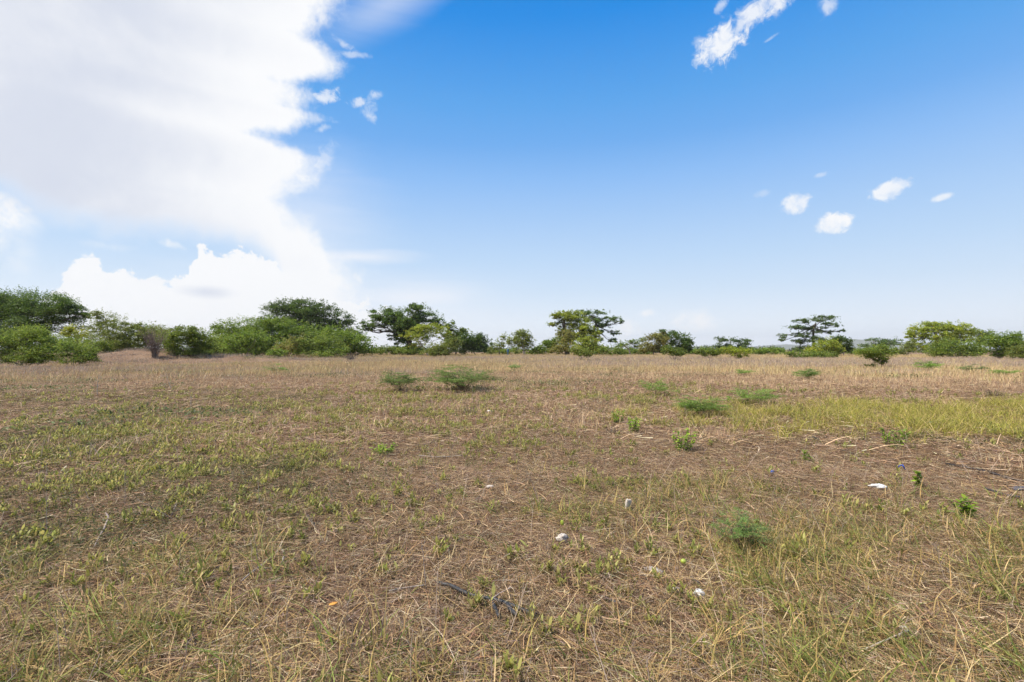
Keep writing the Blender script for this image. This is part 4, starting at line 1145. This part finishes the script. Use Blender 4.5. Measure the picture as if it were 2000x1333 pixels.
HAZE = True
def haze():
    mb = MB()
    X = 8200; z0, z1 = -6, 175
    V = np.array([(x, y, z) for x in (-X, X) for y in (-X, X) for z in (z0, z1)], float)
    Fq = np.array([[0, 1, 3, 2], [4, 6, 7, 5], [0, 4, 5, 1], [2, 3, 7, 6], [0, 2, 6, 4], [1, 5, 7, 3]])
    mb.add(V, Fq, np.array([1, 1, 1.]))
    m, nt = newmat('haze')
    out = nt.nodes.new('ShaderNodeOutputMaterial'); pv = nt.nodes.new('ShaderNodeVolumePrincipled')
    pv.inputs['Color'].default_value = (.985, .99, 1.0, 1); pv.inputs['Density'].default_value = .00011
    pv.inputs['Anisotropy'].default_value = .2
    nt.links.new(pv.outputs[0], out.inputs['Volume'])
    tag(obj('haze', mb.mesh('haze', m)), kind='stuff')
if HAZE: haze()

# ------------------------------------------------------------------ light and sky
SUN_EL, SUN_AZ = math.radians(60), math.radians(-105)     # azimuth from +Y, clockwise: sun high on the left, a little behind the camera
sd = bpy.data.lights.new('sun', 'SUN'); sd.energy = 4.4; sd.angle = math.radians(1.5); sd.color = (1, .95, .87)
so = bpy.data.objects.new('sun', sd); COL.objects.link(so)
dv = Vector((math.sin(SUN_AZ) * math.cos(SUN_EL), math.cos(SUN_AZ) * math.cos(SUN_EL), math.sin(SUN_EL)))
so.rotation_euler = dv.to_track_quat('Z', 'Y').to_euler()
so.location = (-30, 20, 60)

wd = bpy.data.worlds.new('World'); S.world = wd; wd.use_nodes = True
wt = wd.node_tree; wt.nodes.clear()
class E:
    def __init__(s, sock): s.s = sock
    def _b(a, b, op):
        n = wt.nodes.new('ShaderNodeMath'); n.operation = op
        for k, v in enumerate((a, b)):
            if isinstance(v, E): wt.links.new(v.s, n.inputs[k])
            else: n.inputs[k].default_value = v
        return E(n.outputs[0])
    def __add__(a, b): return a._b(b, 'ADD')
    def __radd__(a, b): return a._b(b, 'ADD')
    def __sub__(a, b): return a._b(b, 'SUBTRACT')
    def __rsub__(a, b):
        return (a * -1.0) + b
    def __mul__(a, b): return a._b(b, 'MULTIPLY')
    __rmul__ = __mul__
    def mx(a, b): return a._b(b, 'MAXIMUM')
def sm(e, a, b, t0=0.0, t1=1.0):
    n = wt.nodes.new('ShaderNodeMapRange'); n.interpolation_type = 'SMOOTHSTEP'
    n.inputs['From Min'].default_value = a; n.inputs['From Max'].default_value = b
    n.inputs['To Min'].default_value = t0; n.inputs['To Max'].default_value = t1
    wt.links.new(e.s, n.inputs['Value']); return E(n.outputs[0])
def ang(px, py):
    r = ray(px, py); return math.degrees(math.atan2(r[0], r[1])), math.degrees(math.atan2(r[2], math.hypot(r[0], r[1])))
def fcurve(e, pts, x0, x1, y0, y1):
    pts = sorted(pts)
    n = wt.nodes.new('ShaderNodeFloatCurve'); c = n.mapping.curves[0]
    q = [((p[0] - x0) / (x1 - x0), (p[1] - y0) / (y1 - y0)) for p in pts]
    while len(c.points) < len(q): c.points.new(.5, .5)
    for p, (a, b) in zip(c.points, q): p.location = (a, b); p.handle_type = 'VECTOR'
    n.mapping.use_clip = False
    n.mapping.update()
    t = (e - x0) * (1 / (x1 - x0))
    wt.links.new(t.s, n.inputs['Value'])
    return E(n.outputs[0]) * (y1 - y0) + y0

def build_sky():
    N = wt.nodes.new; L = wt.links.new
    tc = N('ShaderNodeTexCoord')
    sep = N('ShaderNodeSeparateXYZ'); L(tc.outputs['Generated'], sep.inputs[0])
    x, y, z = (E(sep.outputs[k]) for k in range(3))
    az = x._b(y, 'ARCTAN2') * 57.29578
    n = N('ShaderNodeMath'); n.operation = 'ARCSINE'; L(z.s, n.inputs[0]); el = E(n.outputs[0]) * 57.29578
    def noise(scale, detail=6, rough=.55, dist=0.0, off=(0, 0, 0), stretch=(1, 1, 1)):
        mp = N('ShaderNodeMapping'); mp.inputs['Location'].default_value = off; mp.inputs['Scale'].default_value = stretch
        L(tc.outputs['Generated'], mp.inputs['Vector'])
        t = N('ShaderNodeTexNoise'); t.inputs['Scale'].default_value = scale; t.inputs['Detail'].default_value = detail
        t.inputs['Roughness'].default_value = rough; t.inputs['Distortion'].default_value = dist
        L(mp.outputs[0], t.inputs['Vector']); return E(t.outputs['Fac'])
    nb = noise(7, 9, .6, .3) - .5
    nf = noise(24, 9, .66, .4, (3, 1, 2)) - .5
    nff = noise(46, 8, .66, .5, (1, 4, 2)) - .5
    nl = noise(2.6, 5, .5, .2, (7, 2, 5))
    cz = N('ShaderNodeCombineXYZ'); L(az.s, cz.inputs[0]); L(el.s, cz.inputs[1])
    # --- big anvil cloud: its right edge as azimuth per elevation
    edge = [(660, -60), (662, 0), (640, 45), (604, 72), (648, 105), (664, 128), (640, 150), (578, 162), (598, 190), (586, 214), (628, 232), (575, 250), (505, 264), (560, 284), (622, 312), (606, 352), (572, 378), (556, 392), (592, 430), (640, 480), (700, 520), (700, 560), (690, 620), (690, 690)]
    ep = [ang(*p) for p in edge]
    ep = [(e, a) for a, e in ep]
    ep.append((90, 10)); ep.append((44, -20))
    ae = fcurve(el, ep, -5, 90, -70, 60)
    d1 = ae - az + nb * 9.0 + nf * 4.5
    m1 = sm(d1 + nff * 2.5, -1.8, 2.6)
    low = [(-400, 330), (0, 372), (60, 400), (150, 428), (250, 450), (330, 458), (420, 462), (500, 476), (540, 520), (570, 600), (600, 720), (2400, 760)]
    lp = [ang(*p) for p in low]
    lo = fcurve(az, lp, -70, 60, -10, 40)
    m1 = m1 * sm(el - lo + nb * 5.0 + nf * 1.2, -1.6, 2.0)
    # --- cumulus bank on the left horizon
    top = [(-300, 640), (40, 640), (95, 575), (128, 545), (148, 500), (165, 488), (186, 492), (206, 530), (224, 522), (240, 522), (252, 546), (280, 548), (305, 545), (325, 566), (350, 545), (372, 530), (384, 478), (398, 474), (420, 488), (452, 490), (470, 482), (490, 488), (520, 500), (600, 540), (660, 585), (720, 600), (790, 615), (900, 660), (1000, 700), (2300, 720)]
    tp = [ang(*p) for p in top]
    tt = fcurve(az, tp, -70, 60, -10, 40)
    m2 = sm(tt - el + nf * 6.0 + nb * 2.0 + nff * 2.0, -.1, .5)
    # --- soft veils and small puffs
    st_ref = [None]
    def puff(px, py, rx, ry, rot=0.0, k=.9, soft=.5, amp=1.0, nz=None):
        a, e = ang(px, py); a2, e2 = ang(px + rx, py); a3, e3 = ang(px, py - ry)
        mp = N('ShaderNodeMapping'); mp.vector_type = 'TEXTURE'
        mp.inputs['Location'].default_value = (a, e, 0); mp.inputs['Rotation'].default_value = (0, 0, rot)
        mp.inputs['Scale'].default_value = (abs(a2 - a), abs(e3 - e), 1)
        L(cz.outputs[0], mp.inputs['Vector'])
        ln = N('ShaderNodeVectorMath'); ln.operation = 'LENGTH'; L(mp.outputs[0], ln.inputs[0])
        dd = 1.0 - E(ln.outputs['Value']) + (nf if nz is None else nz) * (k * 1.5 if nz is not None and nz is not st_ref[0] else k * 1.2)
        return sm(dd, -soft * .5, soft * 1.1) * amp
    nff = noise(46, 8, .66, .5, (1, 4, 2)) - .5
    pf = None
    for p in [(1408, 88, 50, 36, .35, 1.8, .5, .93), (1440, 60, 30, 16, .9, 2.2, .6, .7), (1492, 14, 66, 26, .2, 2.0, .7, .85), (1405, 14, 14, 9, .6, 2.5, .8, .5),
              (1368, 84, 14, 12, 0, 2.8, .8, .4), (1614, 12, 17, 18, 0, 2.4, .9, .6), (1505, 75, 14, 3, .3, 2, .8, .35),
              (1555, 397, 27, 22, .1, 1.0, .35, .88), (1630, 438, 36, 20, .0, 1.1, .35, 1.0), (1738, 372, 44, 19, .25, 1.0, .35, .9), (1842, 386, 21, 7, .25, 1.6, .6, .75), (1604, 342, 14, 5, .1, 1.6, .8, .5),
              (1492, 378, 14, 7, .1, 2.2, .9, .25),
              (640, 188, 26, 12, .2, 2.6, .7, .75), (700, 201, 20, 8, .1, 2.4, .8, .6), (722, 214, 12, 22, .2, 2.6, .9, .55), (734, 184, 12, 8, .2, 2.4, .9, .55), (665, 82, 22, 7, -.3, 2.4, .9, .5), (690, 108, 26, 6, .1, 2.4, .9, .45), (632, 250, 16, 6, .5, 2.4, .9, .4), (640, 300, 14, 22, -.3, 2.4, .9, .4),
              (1355, 628, 40, 20, 0, 1.4, .9, 1.0), (1262, 612, 16, 7, 0, 1.6, .9, .8), (1220, 645, 24, 22, 0, 1.6, 1.0, .9),
              (695, 542, 22, 9, -.7, 1.2, .8, .8), (664, 570, 10, 14, 0, 1.5, .6, .9), (598, 572, 22, 10, 0, 1.5, .6, .9), (330, 476, 30, 9, -.25, 1.6, .9, .7), (205, 480, 46, 8, 0, 1.4, 1.0, .35),
              (8, 412, 78, 52, -.35, .7, .7, 1.0), (-40, 440, 80, 60, 0, .6, .8, .9), (40, 490, 34, 60, 0, 1.0, 1.2, .4)]:
        m = puff(*p[:4], p[4], p[5], p[6], p[7], nff if p[2] < 70 else None)
        pf = m if pf is None else pf.mx(m)
    st = noise(5, 5, .55, .6, (2, 9, 1), (1, 1, 7)) - .5
    st_ref[0] = st
    veil = None
    for p in [(755, 10, 130, 52, .45, .7, 1.3, .5), (690, 502, 110, 15, .03, 1.0, 1.2, .95), (800, 580, 140, 28, .03, 1.0, 1.3, .95), (740, 610, 200, 30, 0, 1.0, 1.4, .8), (640, 600, 260, 70, 0, .8, 1.6, .75), (330, 610, 300, 90, 0, .5, 1.6, .06), (150, 540, 300, 70, 0, .8, 1.8, .06), (600, 430, 130, 110, 0, .8, 1.6, .55), (1450, 690, 900, 36, 0, .4, 1.8, .4)]:
        m = puff(*p[:4], p[4], p[5], p[6], p[7], st)
        veil = m if veil is None else veil.mx(m)
    pf = pf * sm(nff + nf * .7, -.28, .12, .45, 1.0)
    cover = m1.mx(m2).mx(pf)
    # --- clear sky: Nishita, pulled to the photo's deeper blue aloft
    sky = N('ShaderNodeTexSky'); sky.sky_type = 'NISHITA'; sky.sun_disc = False
    sky.sun_elevation = SUN_EL; sky.sun_rotation = SUN_AZ; sky.air_density = 1.0; sky.dust_density = .6; sky.ozone_density = 2.0
    rp = N('ShaderNodeValToRGB'); cr = rp.color_ramp
    stops = SKYSTOPS
    while len(cr.elements) < len(stops): cr.elements.new(.5)
    for q, (e, c) in zip(cr.elements, stops):
        q.position = (e + 2) / 92; q.color = (*[v / SKYK for v in c], 1)
    L(((el + 2.0) * (1 / 92)).s, rp.inputs[0])
    sc = N('ShaderNodeVectorMath'); sc.operation = 'SCALE'; sc.inputs['Scale'].default_value = SKYK / BGS
    L(rp.outputs[0], sc.inputs[0])
    mx0 = N('ShaderNodeMix'); mx0.data_type = 'RGBA'; mx0.inputs[0].default_value = .985
    L(sky.outputs[0], mx0.inputs[6]); L(sc.outputs[0], mx0.inputs[7])
    # --- cloud body: white with soft blue-grey folds
    fold = noise(3.2, 6, .5, .3, (4, 4, 4), (1, 1, 1.6))
    body = sm(fold * .8 + nl * .35 + nf * .12 - (m2 * .10), .34, .60)
    core = sm(d1, 2.0, 20.0)
    gshade = (body * .7 + .25 + nb * .35) * core * m1 * (1.0 - m2 * .85) + sm(fold * .6 + nf * .5 + nff * .3, .28, .5) * m2 * .12
    mc = N('ShaderNodeMix'); mc.data_type = 'RGBA'
    k = CLOUDK / BGS
    mc.inputs[6].default_value = (.97 * k, .98 * k, 1.0 * k, 1); mc.inputs[7].default_value = (.66 * k, .71 * k, .83 * k, 1)
    gs = (gshade * .95).mx(puff(404, 571, 50, 12, 0, .5, 1.0, .8))
    L(gs.s, mc.inputs[0])
    gs = gs.mx(pf * sm(nff * .6 + nf, -.3, .25, .75, .15) * (1.0 - m1))
    mv = N('ShaderNodeMix'); mv.data_type = 'RGBA'
    L(veil.s, mv.inputs[0]); L(mx0.outputs[2], mv.inputs[6]); mv.inputs[7].default_value = (.90 * k, .93 * k, 1.0 * k, 1)
    mf = N('ShaderNodeMix'); mf.data_type = 'RGBA'
    L(cover.s, mf.inputs[0]); L(mv.outputs[2], mf.inputs[6]); L(mc.outputs[2], mf.inputs[7])
    bg = N('ShaderNodeBackground'); bg.inputs['Strength'].default_value = BGS
    L(mf.outputs[2], bg.inputs['Color'])
    out = N('ShaderNodeOutputWorld'); L(bg.outputs[0], out.inputs[0])
def srgb(r, g, b):
    f = lambda c: (c / 255 / 12.92) if c / 255 <= .04045 else ((c / 255 + .055) / 1.055) ** 2.4
    return np.array([f(r), f(g), f(b)])
EXPO = .56
BGS = .1
XK = 2 ** -EXPO
SKYK = 4.0
CLOUDK = 1.0 * XK
SKYSTOPS = [(e, srgb(*c) * XK) for e, c in [(-2, (242, 248, 255)), (0, (242, 248, 255)), (3, (234, 244, 255)), (7, (208, 229, 251)), (10.4, (190, 219, 250)), (19, (142, 191, 247)), (23, (110, 174, 241)), (27, (88, 165, 237)), (35, (22, 140, 230)), (55, (16, 104, 200)), (90, (16, 84, 172))]]
build_sky()
wd.cycles.sampling_method = 'MANUAL'
wd.cycles.sample_map_resolution = 512

S.view_settings.view_transform = 'Standard'
S.view_settings.look = 'None'
S.view_settings.exposure = EXPO
S.view_settings.gamma = 1.0
S.cycles.max_bounces = 6
S.cycles.diffuse_bounces = 3
S.cycles.transmission_bounces = 3
S.cycles.volume_bounces = 0
S.cycles.use_adaptive_sampling = True
S.cycles.adaptive_threshold = .02
S.cycles.time_limit = 900
